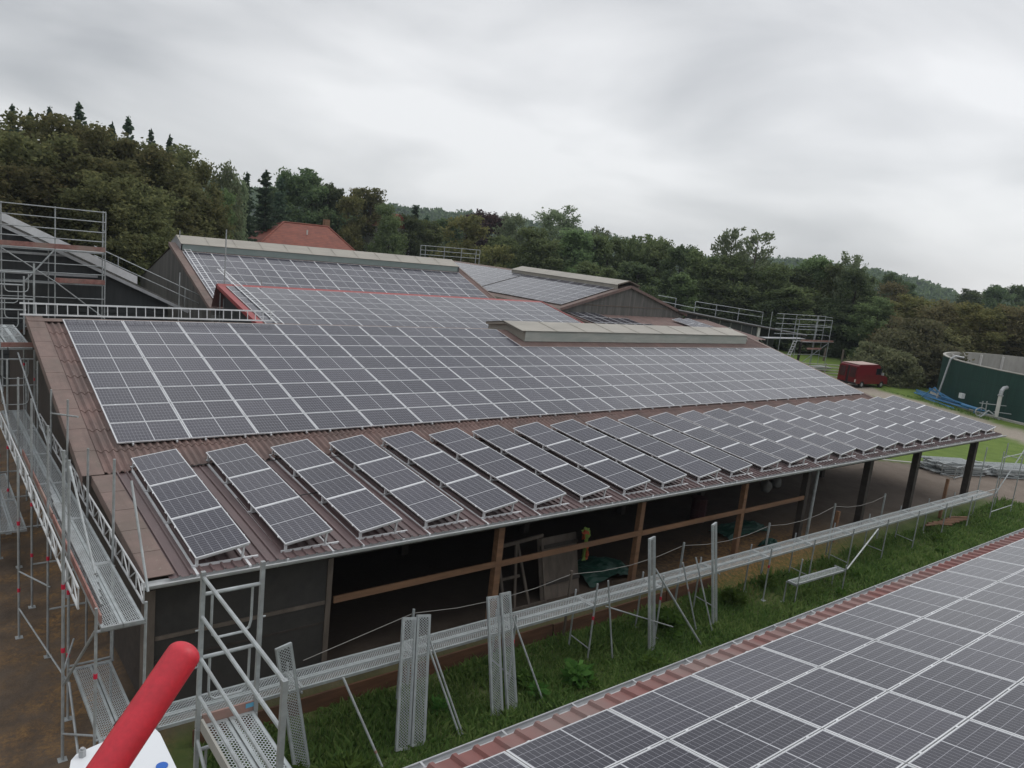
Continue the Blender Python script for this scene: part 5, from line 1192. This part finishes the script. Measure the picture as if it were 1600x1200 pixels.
# white cover plate: rounded outline on a level plane below the tube
zp = 10.25-1.06
plate = [(0.231, 1.485), (0.236, 1.505), (0.247, 1.519), (0.266, 1.526), (0.366, 1.553), (0.381, 1.549), (0.392, 1.536), (0.398, 1.509), (0.398, 1.376), (0.376, 1.208), (0.162, 1.20), (0.15, 1.30)]
mb = MB(); mb.prism([(x, y, zp-0.04) for x, y in plate], (0, 0, 0.04)); cv = mb.build('cover', M['white'], la)
for x, y in ((0.376, 1.530), (0.256, 1.508)):
    b_ = MB(); b_.tube([(x, y, zp), (x, y, zp+0.014)], 0.007, 6); b_.tube([(x, y, zp+0.012), (x, y, zp+0.018)], 0.004, 6); b_.build('bolt', M['alu_dull'], cv)
b_ = MB(); b_.tube([(0.376, 1.405, zp+0.0005), (0.376, 1.405, zp+0.002)], 0.011, 14); b_.build('blue_emblem', M['blue_mark'], cv)

# ------------------------------------------------------------------ vegetation
def leaf_quads(P_, size, rng, elong=1.5, up=0.0, dirs=None):
    """one small bent-free quad per point, randomly turned"""
    n = len(P_)
    a = rng.normal(size=(n, 3)) if dirs is None else dirs + rng.normal(scale=0.35, size=(n, 3))
    a /= np.linalg.norm(a, axis=1)[:, None]
    b = rng.normal(size=(n, 3)); b[:, 2] += up; b -= a*np.sum(a*b, 1)[:, None]; b /= np.linalg.norm(b, axis=1)[:, None]
    s = (np.asarray(size)*rng.uniform(0.6, 1.3, n))[:, None]
    a = a*s*elong*0.5; b = b*s*0.5
    V = np.stack([P_-a-b*0.45, P_-b*0.9+a*0.1, P_+a, P_+b*0.9+a*0.1], 1).reshape(-1, 3)
    F = np.arange(n*4).reshape(-1, 4)
    return V, F
def mesh_np(name, V, F, mat):
    me = bpy.data.meshes.new(name); n = len(F)
    me.vertices.add(len(V)); me.vertices.foreach_set('co', np.asarray(V, np.float32).ravel())
    me.loops.add(n*4); me.loops.foreach_set('vertex_index', np.asarray(F, np.int32).ravel())
    me.polygons.add(n); me.polygons.foreach_set('loop_start', np.arange(n, dtype=np.int32)*4)
    me.update(calc_edges=True); me.materials.append(mat); return me
def trunk_mesh(name, h, r, limbs, rng, mat, crown_lo, w):
    mb = MB(); bend = rng.uniform(-0.3, 0.3, 2)
    mb.tube([(0, 0, -0.3), (bend[0]*0.3, bend[1]*0.3, h*0.35), (bend[0], bend[1], h*0.7), (bend[0]*0.7, bend[1]*0.7, h*0.93)], r, 7, r1=r*0.18)
    for k in range(limbs):
        z = h*(crown_lo + (0.85-crown_lo)*(k+0.5)/limbs); a = rng.uniform(0, 6.28); L = w*rng.uniform(0.35, 0.55)*(1.1-z/h)
        p = Vector((bend[0]*z/h, bend[1]*z/h, z)); q_ = p + Vector((math.cos(a)*L, math.sin(a)*L, L*rng.uniform(0.5, 1.1)))
        mb.tube([p, (p+q_)/2 + Vector((0, 0, -0.05*L)), q_], r*0.35, 5, r1=r*0.10)
    o = mb.build(name, mat); me = o.data; bpy.data.objects.remove(o); return me
def crown_broad(seed, h=14.0, w=6.5, blobs=46, per=150, lo=0.18, leaf=0.21, shape=0.75, spread=1.0):
    """soft leaf clumps on branch ends filling an uneven rounded crown; h total height, w width"""
    r = np.random.default_rng(seed); C = []
    lob = r.uniform(0.72, 1.2, 7); ph = r.uniform(0, 6.28, 3); pk = r.uniform(0.40, 0.52)
    tops = [(r.uniform(-.25, .25)*w, r.uniform(-.25, .25)*w, r.uniform(0.86, 1.0)) for _ in range(4)]
    for k in range(int(blobs*1.5)):
        t_ = r.uniform(0, 1); z = h*(lo + (0.96-lo)*t_)
        env = math.sqrt(max(0.05, 1-((t_-pk)/0.60)**2))
        a = r.uniform(0, 6.283); k2 = lob[int(a/6.283*7) % 7]*(1+0.15*math.sin(3*a+ph[0]+3*t_))
        rad = w*0.5*env*k2*math.sqrt(r.uniform(0.12, 1.0))*0.86
        C.append((rad*math.cos(a), rad*math.sin(a), z, r.uniform(0.55, 1.15)*spread*(0.6+0.45*env)))
    for x, y, f_ in tops: C.append((x, y, h*f_, 0.75*spread))
    C = np.array(C); P_ = []
    for x, y, z, rr in C:
        n = int(per*1.5*(rr**1.4))+20; q_ = r.normal(size=(n, 3))*np.array([0.50, 0.50, 0.40])*rr
        P_.append(q_ + (x, y, z))
        for b in range(5):                                       # twigs reaching out of the clump
            d = r.normal(size=3); d[2] = abs(d[2])*0.8+0.15; d += np.array([x, y, 0])*0.25; d /= np.linalg.norm(d); m_ = 14; s = r.uniform(0.3, 1, m_)
            P_.append(np.array([x, y, z]) + d*(s*rr*1.45)[:, None] + r.normal(scale=0.10, size=(m_, 3)))
    P_ = np.concatenate(P_); P_[:, 2] = np.clip(P_[:, 2], 0.1, h+0.5); return leaf_quads(P_, leaf, r)
def crown_sparse(seed, h=14.0, w=5.0, shoots=60, per=42, leaf=0.22, lo=0.3, droop=0.0, up=0.8):
    """airy crown of separate upright or hanging shoots"""
    r = np.random.default_rng(seed); P_ = []; D_ = []
    for k in range(shoots):
        t_ = r.uniform(0, 1); z = h*(lo+(0.93-lo)*t_); a = r.uniform(0, 6.283); rad = w*0.5*math.sqrt(r.uniform(0.02, 1))*(1-0.55*t_**1.5)
        L = r.uniform(0.9, 2.1)*(1.25-0.5*t_); d = np.array([math.cos(a)*0.55, math.sin(a)*0.55, up-droop*1.9]); d /= np.linalg.norm(d)
        s = r.uniform(0, 1, per); base = np.array([rad*math.cos(a)*0.8, rad*math.sin(a)*0.8, z - (0.0 if droop == 0 else -0.3)])
        q_ = base + d*s[:, None]*L + r.normal(scale=0.16+0.10*(1-s)[:, None], size=(per, 3)); q_[:, 2] = np.minimum(q_[:, 2], h)
        P_.append(q_); D_.append(np.tile(d, (per, 1)))
    P_ = np.concatenate(P_); return leaf_quads(P_, leaf, r, 2.0, dirs=np.concatenate(D_))
def crown_spruce(seed, h=17.0, w=5.4, levels=46):
    r = np.random.default_rng(seed); P_ = []; D_ = []; S_ = []
    for k in range(levels):
        t_ = (k+0.5)/levels; z = h*(0.10+0.88*t_); z += r.uniform(-0.2, 0.2); L = w*0.5*(1-t_)**0.72*r.uniform(0.82, 1.12)+0.14
        nb = int(5+4*(1-t_)); a0 = r.uniform(0, 6.28)
        for b in range(nb):
            a = a0+6.283*b/nb+r.uniform(-.25, .25); LL = L*r.uniform(0.4, 1.2); n = int(7+LL*12); slope_ = -0.35 + 0.75*t_**2
            s = r.uniform(0.1, 1, n); dz = slope_*s*LL + 0.16*s**3*LL + r.uniform(-.15, .15)
            q_ = np.stack([np.cos(a)*s*LL, np.sin(a)*s*LL, z+dz+r.uniform(-.12, .05)], 1) + r.normal(scale=0.07, size=(n, 3)); P_.append(q_)
            D_.append(np.tile([math.cos(a), math.sin(a), -0.35], (n, 1)) + np.stack([-np.sin(a)*r.uniform(-.9, .9, n), np.cos(a)*r.uniform(-.9, .9, n), np.zeros(n)], 1)); S_.append(np.full(n, 0.26))
    top = np.stack([r.normal(scale=.05, size=16), r.normal(scale=.05, size=16), h*r.uniform(0.93, 1.0, 16)], 1); P_.append(top); D_.append(np.tile([0, 0, 1.0], (16, 1))); S_.append(np.full(16, .2))
    P_ = np.concatenate(P_); return leaf_quads(P_, np.concatenate(S_), r, 2.0, dirs=np.concatenate(D_), up=1.2)
KIND = {}
def kind_variants(kind, n, fn, mat, bark, h, w, r, limbs, lo):
    KIND[kind] = []
    for k in range(n):
        V, F = fn(k); KIND[kind].append((mesh_np('crown', V, F, mat), trunk_mesh('trunk', h, r, limbs, np.random.default_rng(k+40), bark, lo, w), h, w))
B_ = M['bark']
kind_variants('olive', 4, lambda k: crown_broad(100+k, 15, 6.5, 54, 150, 0.12), LEAF['olive'], B_, 15, 6.5, 0.22, 7, 0.25)
kind_variants('green', 4, lambda k: crown_broad(200+k, 12, 6.5, 48, 150, 0.06), LEAF['green'], B_, 12, 6.5, 0.20, 7, 0.2)
kind_variants('dark', 3, lambda k: crown_broad(300+k, 13, 7.5, 58, 160, 0.08, leaf=0.22), LEAF['dark'], B_, 13, 7.5, 0.24, 7, 0.2)
kind_variants('yellow', 2, lambda k: crown_broad(400+k, 12, 6, 44, 150, 0.08), LEAF['yellow'], B_, 12, 6, 0.20, 7, 0.2)
kind_variants('copper', 1, lambda k: crown_broad(500+k, 15, 10, 80, 150, 0.1), LEAF['copper'], B_, 15, 10, 0.3, 8, 0.2)
kind_variants('grey', 2, lambda k: crown_broad(600+k, 15, 7, 40, 110, 0.25, leaf=0.20), LEAF['grey'], B_, 15, 7, 0.22, 9, 0.25)
kind_variants('hazel', 3, lambda k: crown_broad(700+k, 10, 6.5, 56, 120, 0.03, leaf=0.20), LEAF['hazel'], B_, 10, 6.5, 0.12, 9, 0.1)
kind_variants('sparse', 3, lambda k: crown_sparse(800+k, 15, 5.2, 85, 46, 0.21, 0.22), LEAF['grey'], B_, 15, 5.2, 0.18, 12, 0.2)
kind_variants('willow', 2, lambda k: crown_sparse(900+k, 13, 6, 150, 60, 0.20, 0.05, up=1.2), LEAF['green'], B_, 13, 6, 0.18, 10, 0.1)
kind_variants('birch', 2, lambda k: crown_sparse(1000+k, 16, 4.6, 150, 40, 0.20, 0.18, droop=1.0), LEAF['grey'], M['birch_bark'], 16, 4.6, 0.16, 10, 0.3)
kind_variants('spruce', 3, lambda k: crown_spruce(1100+k), LEAF['spruce'], B_, 17, 4.2, 0.2, 0, 0.2)
kind_variants('scrub', 3, lambda k: crown_broad(1200+k, 4.2, 6.5, 60, 95, 0.0, leaf=0.19, shape=0.35, spread=0.9), LEAF['scrub'], B_, 4.0, 6.5, 0.06, 9, 0.02)
TREES = [('olive', 3.7, 73.9, 16.0, 5.8), ('olive', 6.4, 77.7, 15.7, 5.7), ('olive', 9.4, 81.5, 17.1, 5.6), ('olive', 11.2, 75.2, 16.4, 5.8), ('olive', 14.5, 78.7, 16.4, 5.7), ('olive', 16.4, 75.2, 16.1, 5.6), ('olive', 19.9, 79.5, 16.1, 5.1), ('olive', 22.5, 80.9, 15.2, 4.4), ('olive', 22.5, 76.8, 12.2, 3.6), ('olive', 6.3, 65.7, 12.5, 4.9), ('olive', 9.2, 67.4, 12.4, 4.7), ('olive', 11.6, 65.0, 12.1, 4.5), ('olive', 14.7, 68.4, 12.3, 4.6), ('olive', 17.4, 69.9, 11.6, 4.3), ('olive', 19.1, 69.4, 10.3, 3.8), ('olive', 15.0, 64.3, 9.0, 3.4), ('spruce', 9.8, 99.5, 19.4, 2.7), ('spruce', 11.4, 99.3, 19.3, 2.4), ('spruce', 13.4, 101.1, 20.0, 2.5), ('spruce', 15.2, 94.8, 20.3, 3.5), ('spruce', 19.8, 102.1, 19.6, 2.7), ('spruce', 21.4, 101.8, 20.5, 2.7), ('spruce', 24.2, 103.2, 19.6, 2.6), ('spruce', 26.2, 102.7, 19.3, 2.6), ('spruce', 7.5, 97.7, 18.9, 2.6), ('birch', 28.1, 87.6, 16.7, 3.9), ('birch', 30.3, 90.0, 15.7, 2.9), ('green', 26.3, 84.0, 12.6, 3.7), ('spruce', 32.9, 94.4, 15.7, 2.7), ('spruce', 36.3, 97.5, 16.6, 3.5), ('spruce', 40.2, 102.4, 16.2, 3.4), ('dark', 47.9, 114.4, 18.0, 8.7), ('dark', 52.6, 114.5, 17.0, 6.9), ('dark', 43.9, 113.8, 14.5, 5.7), ('yellow', 54.7, 111.3, 15.9, 4.9), ('olive', 59.3, 113.4, 16.6, 6.1), ('green', 58.3, 104.9, 14.0, 4.8), ('spruce', 64.4, 124.3, 16.9, 3.3), ('dark', 63.3, 107.8, 13.5, 6.1), ('spruce', 76.9, 128.8, 16.1, 4.4), ('green', 68.5, 108.2, 12.6, 5.7), ('yellow', 66.8, 97.2, 13.8, 6.0), ('dark', 76.7, 117.1, 13.6, 6.8), ('copper', 83.8, 114.6, 15.8, 10.4), ('spruce', 84.1, 136.1, 14.9, 4.1), ('grey', 83.3, 106.2, 15.7, 6.0), ('grey', 87.4, 98.9, 17.6, 7.7), ('green', 71.9, 93.6, 11.4, 6.8), ('green', 73.3, 87.3, 12.9, 7.5), ('yellow', 66.0, 88.0, 10.1, 4.5), ('green', 78.9, 85.1, 13.5, 7.9), ('green', 83.4, 83.5, 13.1, 6.7), ('sparse', 93.7, 95.8, 15.5, 3.9), ('willow', 86.3, 80.5, 13.9, 6.1), ('green', 90.0, 79.3, 13.6, 5.8), ('willow', 92.7, 82.4, 14.4, 4.4), ('dark', 89.3, 74.1, 13.2, 6.1), ('green', 89.7, 70.4, 12.6, 5.8), ('sparse', 94.9, 70.1, 16.7, 5.2), ('sparse', 95.6, 65.7, 16.5, 5.8), ('green', 92.4, 66.8, 11.9, 7.2), ('green', 95.1, 62.9, 12.0, 6.2), ('dark', 100.1, 62.5, 11.6, 6.4), ('green', 103.3, 61.1, 13.3, 6.4), ('green', 103.1, 57.4, 12.3, 5.7), ('sparse', 102.2, 54.8, 14.6, 4.9), ('dark', 100.9, 53.0, 11.9, 5.5), ('green', 87.0, 70.5, 9.0, 6.3), ('dark', 81.1, 74.3, 10.0, 7.1), ('green', 74.3, 75.6, 9.4, 6.9), ('dark', 90.6, 65.8, 7.9, 7.1), ('green', 96.5, 58.7, 8.9, 7.4), ('dark', 99.1, 54.3, 7.8, 6.0), ('dark', 93.6, 61.5, 7.2, 6.7), ('hazel', 135.3, 64.7, 12.7, 5.5), ('yellow', 102.5, 45.1, 10.9, 5.7), ('hazel', 100.1, 40.6, 10.9, 5.9), ('yellow', 97.5, 36.1, 10.8, 5.9), ('hazel', 98.6, 33.1, 10.9, 5.5), ('hazel', 101.4, 31.0, 11.5, 5.8), ('green', 98.7, 48.5, 10.2, 4.9), ('hazel', 92.9, 42.2, 8.3, 5.3), ('hazel', 92.4, 38.3, 8.0, 5.8), ('hazel', 91.9, 34.1, 8.4, 5.6), ('hazel', 93.0, 30.8, 8.4, 5.7), ('dark', 207.1, 74.1, 13.3, 7.7), ('dark', 218.3, 72.5, 14.4, 7.9), ('dark', 196.0, 75.3, 11.6, 6.6), ('dark', 171.2, 82.5, 13.1, 6.2), ('dark', 181.7, 83.6, 12.1, 5.9)]
TX_ =  [-70, -10, 48, 105, 160, 212, 258, 296, 315, 15, 85, 150, 205, 255, 290, 232, 20, 48, 78, 124, 176, 201, 236, 266, -20, 352, 372, 340, 387, 416, 440, 470, 515, 430, 548, 580, 610, 575, 640, 650, 680, 728, 700, 765, 668, 806, 880, 790, 845, 775, 905, 950, 940, 995, 1030, 1025, 1067, 1100, 1145, 1190, 1150, 1205, 1240, 1275, 1310, 1338, 1345, 1075, 1000, 935, 1140, 1250, 1310, 1200, 1400, 1445, 1490, 1540, 1590, 1640, 1380, 1420, 1470, 1530, 1590, 1560, 1600, 1520, 1395, 1420]
SCRUB = [('scrub', 82.8, 40.1, 3.6), ('scrub', 85.4, 39.2, 5.0), ('scrub', 89.1, 38.3, 6.1), ('scrub', 103.9, 41.8, 5.8), ('scrub', 109.1, 39.4, 6.5), ('scrub', 112.1, 36.8, 6.6), ('scrub', 81.8, 37.5, 3.4), ('scrub', 83.7, 35.8, 4.4), ('scrub', 95.0, 40.5, 6.0), ('scrub', 105.0, 31.0, 6.2), ('scrub', 82.0, 34.6, 3.2)]
DESC = {'olive': 'olive green broadleaf tree', 'green': 'mid green bushy tree', 'dark': 'dense dark green tree', 'yellow': 'yellowish green rounded tree', 'copper': 'broad dark purple leaved beech', 'grey': 'greyish loose crowned tree', 'hazel': 'brownish green hazel-like tree', 'sparse': 'tall airy thin tree', 'willow': 'spiky upright willow-like tree', 'birch': 'weeping birch with hanging twigs', 'spruce': 'dark pointed spruce', 'scrub': 'low brownish scrub bush'}
NAME = {'olive': 'broadleaf_tree', 'green': 'bushy_tree', 'dark': 'dense_tree', 'yellow': 'rounded_tree', 'copper': 'copper_beech', 'grey': 'loose_tree', 'hazel': 'hazel_tree', 'sparse': 'airy_tree', 'willow': 'willow_tree', 'birch': 'birch_tree', 'spruce': 'spruce_tree', 'scrub': 'scrub_bush'}
def region(i, kind, x, y, px):
    if kind == 'olive' and i < 9: return 'in the back row of the left wood'
    if kind == 'olive' and i < 16: return 'in the front row of the left wood'
    if kind == 'spruce' and px < 300: return 'poking above the left wood'
    if px < 700: return 'behind the steep barn and tiled house'
    if px < 932: return 'beyond the far barn ridge'
    if px < 1365: return 'in the grove behind the side wing'
    if math.hypot(x, y) > 160: return 'on the distant rise at right'
    return 'above the scrub and green tank'
def put_tree(kind, x, y, h, w, label, group, idx):
    crown, trunk, hh, ww = KIND[kind][idx % len(KIND[kind])]
    o = thing(NAME[kind], label, 'bush' if kind == 'scrub' else 'tree', (x, y, 0.0), group)
    o.rotation_euler = (0, 0, random.uniform(0, 6.28)); o.scale = (w/ww, w/ww, h/hh)
    child('crown', crown, o); child('trunk', trunk, o)
def clear_tank(x, y, h, w=6.5):
    for _ in range(60):
        if math.hypot(x-87.4, y-19.6) > 15.2+w*0.5: break
        x *= 1.01; y *= 1.01; h = 10.25+(h-10.25)*1.01
    return x, y, h
TREES = [(k,)+clear_tank(x, y, h)+(w,) for k, x, y, h, w in TREES]
SCRUB = [(k,)+clear_tank(x, y, h, 4.5) for k, x, y, h in SCRUB]
rows_ = [(i,)+t_+(p,) for i, (t_, p) in enumerate(zip(TREES, TX_))]
tot = {}; 
for i, k, x, y, h, w, p in rows_: tot.setdefault((k, region(i, k, x, y, p)), []).append(p)
for i, k, x, y, h, w, p in rows_:
    rg = region(i, k, x, y, p); lst = sorted(tot[(k, rg)]); n_ = lst.index(p)
    extra = '' if len(lst) == 1 else (', leftmost of them' if n_ == 0 else (', rightmost of them' if n_ == len(lst)-1 else f', {ONES[n_]} from left'))
    put_tree(k, x, y, h-(1.6 if p > 1365 and math.hypot(x, y) < 160 else 0.1), w*(1.25 if k in ('spruce', 'birch') else (1.45 if k == 'olive' else 1.22)), f'{DESC[k]} {rg}{extra}', f'trees {rg}', i)
for i, (k, x, y, h) in enumerate(SCRUB):
    s_l = sorted(SCRUB, key=lambda s: math.atan2(s[1], s[2])); n_ = s_l.index((k, x, y, h))
    put_tree('scrub', x, y, h, (6.6 if h > 3.5 else 5.2)*(0.85+0.16*(i % 4)), f'low brownish scrub bush in thicket by green tank, {ONES[n_]} from left', 'scrub by the tank', i)
# more trees filling the wood behind, each its own, where gaps would show
FILL = [('olive', 1, 66, 12), ('olive', 12.5, 70, 14), ('olive', 7.5, 70, 14.5), ('olive', 18.5, 73.5, 14.0), ('olive', 2.0, 78, 17),
        ('dark', 88, 112, 11), ('dark', 96, 100, 12), ('dark', 100, 90, 12), ('dark', 104, 80, 12), ('dark', 106, 70, 12), ('dark', 108, 60, 12), ('dark', 72, 118, 12), ('dark', 58, 122, 13), ('dark', 84, 92, 9), ('dark', 92, 72, 9), ('dark', 97, 62, 9), ('hazel', 106, 50, 9), ('dark', 108, 45, 10), ('hazel', 112, 42, 10), ('hazel', 116, 38, 11), ('hazel', 110, 52, 10)]
cnt = {}
for i, (k, x, y, h) in enumerate(FILL):
    where = 'deep in the left wood' if x < 40 else ('at the back of the grove' if math.atan2(x, y) < 1.1 else 'behind the hazel trees at right')
    c_ = cnt.get((k, where), 0); cnt[(k, where)] = c_+1
    if 'hazel' in where: h -= 1.8
    put_tree(k, x, y, h, 8.5, f'{DESC[k]} half hidden {where}, {ONES[c_]} from near end', f'trees {where}', i)

# distant wooded hills
HR = [(-20, 900, 40), (5, 820, 46), (20, 760, 40), (30, 720, 36), (36, 700, 37), (42, 700, 34), (46, 710, 30), (50, 760, 20), (54, 900, 24), (57, 760, 27), (60, 720, 27), (64, 700, 23), (67, 690, 17), (69, 690, 9), (71, 760, 14), (74, 800, 24), (80, 800, 30), (90, 800, 32)]
azs = np.arange(-20, 90, 0.5); Dd = np.interp(azs, [a[0] for a in HR], [a[1] for a in HR]); Hh = np.interp(azs, [a[0] for a in HR], [a[2] for a in HR])
mb = MB(); rows = []
for f_, hf in ((0.55, -0.5), (0.75, 3), (0.85, None), (1.0, None), (1.25, None)):
    rr = []
    for a, d_, h_ in zip(azs, Dd, Hh):
        z = hf if hf is not None else (h_-8)*{0.85: 0.55, 1.0: 1.0, 1.25: 0.75}[f_]
        rr.append((math.sin(RAD(a))*d_*f_, math.cos(RAD(a))*d_*f_, z))
    rows.append(rr)
mb.grid(rows, flip=True)
hillm = simple('wooded_hill', (0.045, 0.065, 0.030), 0.95, 0, 0.3, 0.08)
structure(mb.build('hills', hillm, smooth=True))
r = np.random.default_rng(77); Pt = []; St = []
for k in range(5200):
    a = r.uniform(-18, 88); f_ = r.choice([r.uniform(0.80, 1.0), r.uniform(0.97, 1.01)]); d_ = np.interp(a, azs, Dd); h_ = np.interp(a, azs, Hh)-8
    z0 = h_*np.interp(f_, [0.75, 0.85, 1.0, 1.1], [0.1, 0.55, 1.0, 0.9]); c_ = np.array([math.sin(RAD(a))*d_*f_, math.cos(RAD(a))*d_*f_, z0])
    hh = r.uniform(5, 11); n = 26; q_ = r.normal(size=(n, 3)); q_ /= np.linalg.norm(q_, axis=1)[:, None]; q_ *= np.array([2.6, 2.6, hh*0.5])*r.uniform(0.5, 1, (n, 1))
    Pt.append(c_ + q_ + (0, 0, hh*0.45)); St.append(np.full(n, 2.4))
V, F = leaf_quads(np.concatenate(Pt), np.concatenate(St), r, 1.2)
o = bpy.data.objects.new('far_forest', mesh_np('far_forest', V, F, LEAF['dark'])); col.objects.link(o); structure(o, 'stuff'); tag(o, 'far wood covering the bluish hills on the horizon', 'forest')

# grass before the walkway and on the meadow edges
r = np.random.default_rng(9)
def blades(n, x0, x1, y0, y1, hmin, hmax, keep):
    x = r.uniform(x0, x1, n); y = r.uniform(y0, y1, n); k = keep(x, y, r.uniform(0, 1, n)); x, y = x[k], y[k]; n = len(x)
    z = ground_h(x, y); h = r.uniform(hmin, hmax, n)*(0.6+0.8*np.clip(vnoise(x, y, 2.2, 31)+0.5, 0, 1)); a = r.uniform(0, 6.283, n); wd = h*0.09+0.010
    lx, ly = r.normal(scale=0.45, size=n)*h, r.normal(scale=0.45, size=n)*h
    dx, dy = np.cos(a)*wd, np.sin(a)*wd
    V = np.stack([np.stack([x-dx, y-dy, z-0.01], 1), np.stack([x+dx, y+dy, z-0.01], 1), np.stack([x+dx*0.6+lx*0.45, y+dy*0.6+ly*0.45, z+h*0.62], 1), np.stack([x+lx, y+ly, z+h], 1)], 1)
    return V.reshape(-1, 3)
Va = [blades(62000, 4.2, 20, 8.6, 13.8, 0.06, 0.22, lambda x, y, u: (u < 0.5+0.9*np.clip(vnoise(x, y, 1.6, 33)+0.55, 0, 1)) & (y < 13.65+0.25*vnoise(x, y, 1.0, 5))),
      blades(42000, 20, 44, 8.6, 13.6, 0.08, 0.26, lambda x, y, u: (u < 0.3+0.8*np.clip(vnoise(x, y, 1.6, 33)+0.55, 0, 1)) & (y < 13.4)),
      blades(20000, 60, 76, 24, 42, 0.06, 0.22, lambda x, y, u: (road_dist(x, y) > 2.3) & (u < 0.6))]
Va = np.concatenate(Va)
o = bpy.data.objects.new('grass', mesh_np('grass', Va, np.arange(len(Va)).reshape(-1, 4), LEAF['grass'])); col.objects.link(o); structure(o, 'stuff'); tag(o, 'rough green grass growing between the walkway and the red roof', 'grass')
# dock and nettle clumps
def weed(x, y, s, n, label, seed):
    rr = np.random.default_rng(seed); P_ = []; D_ = []
    for k in range(n):
        a = rr.uniform(0, 6.28); rad = s*math.sqrt(rr.uniform(0, 1))*0.55; h = s*rr.uniform(0.15, 0.9)*(1-0.5*rad/s); P_.append((rad*math.cos(a), rad*math.sin(a), h)); D_.append((math.cos(a), math.sin(a), 0.35))
    V, F = leaf_quads(np.array(P_), s*0.22, rr, 2.0, dirs=np.array(D_), up=2.0)
    o = bpy.data.objects.new('weed_clump', mesh_np('weed_clump', V, F, LEAF['weed'])); col.objects.link(o); o.location = (x, y, float(ground_h(x, y))); tag(o, label, 'weed', 'weed clumps in the grass')
weed(12.55, 11.75, 0.65, 150, 'broad leaved dock clump left of the scaffold pole in the grass', 1)
weed(14.7, 11.3, 0.42, 80, 'small dock clump at the foot of the tall upright tube', 2)
weed(6.2, 11.1, 0.75, 260, 'lush nettle patch in the near grass left of the slanting pale tube', 3)
weed(6.9, 10.6, 0.55, 200, 'nettle patch at the foot of the side by side planks', 4)
weed(5.4, 10.4, 0.6, 200, 'nettle patch at the near left corner of the grass', 5)
weed(16.8, 12.5, 0.7, 200, 'dark weedy patch under the walkway between the tall lone planks', 6)
weed(20.0, 12.6, 0.6, 140, 'weedy patch under the walkway right of the last lone plank', 7)
weed(11.4, 12.2, 0.5, 120, 'weedy patch behind the V-shaped plank pair', 8)

wr_ = random.Random(12)
spots_ = ['between the walkway poles', 'near the red roof gutter', 'beside the bracket platform', 'under the far walkway bays']
for k in range(16):
    x = 5.5 + k*1.9 + wr_.uniform(-.5, .5); y = wr_.uniform(10.2, 12.9); w_ = spots_[2] if 20 < x < 27 else (spots_[3] if x >= 27 else (spots_[0] if y > 11.6 else spots_[1]))
    weed(x, y, wr_.uniform(0.28, 0.5), 70, f'small weed tuft {w_}, {ONES[k]} of the tufts from the left', 20+k)
# ------------------------------------------------------------------ thin autumn haze
if HAZE > 0:
    mb = MB(); mb.box(-900, 1300, -60, 1250, -1.6, 75.0)
    hz, t = new_mat('haze'); o = N(t, 'ShaderNodeOutputMaterial'); v = N(t, 'ShaderNodeVolumePrincipled'); v.inputs['Color'].default_value = (0.74, 0.84, 0.95, 1); v.inputs['Density'].default_value = HAZE; v.inputs['Anisotropy'].default_value = 0.0
    t.links.new(v.outputs[0], o.inputs['Volume']); structure(mb.build('haze', hz), 'stuff')
for o in bpy.data.objects: o.select_set(False)
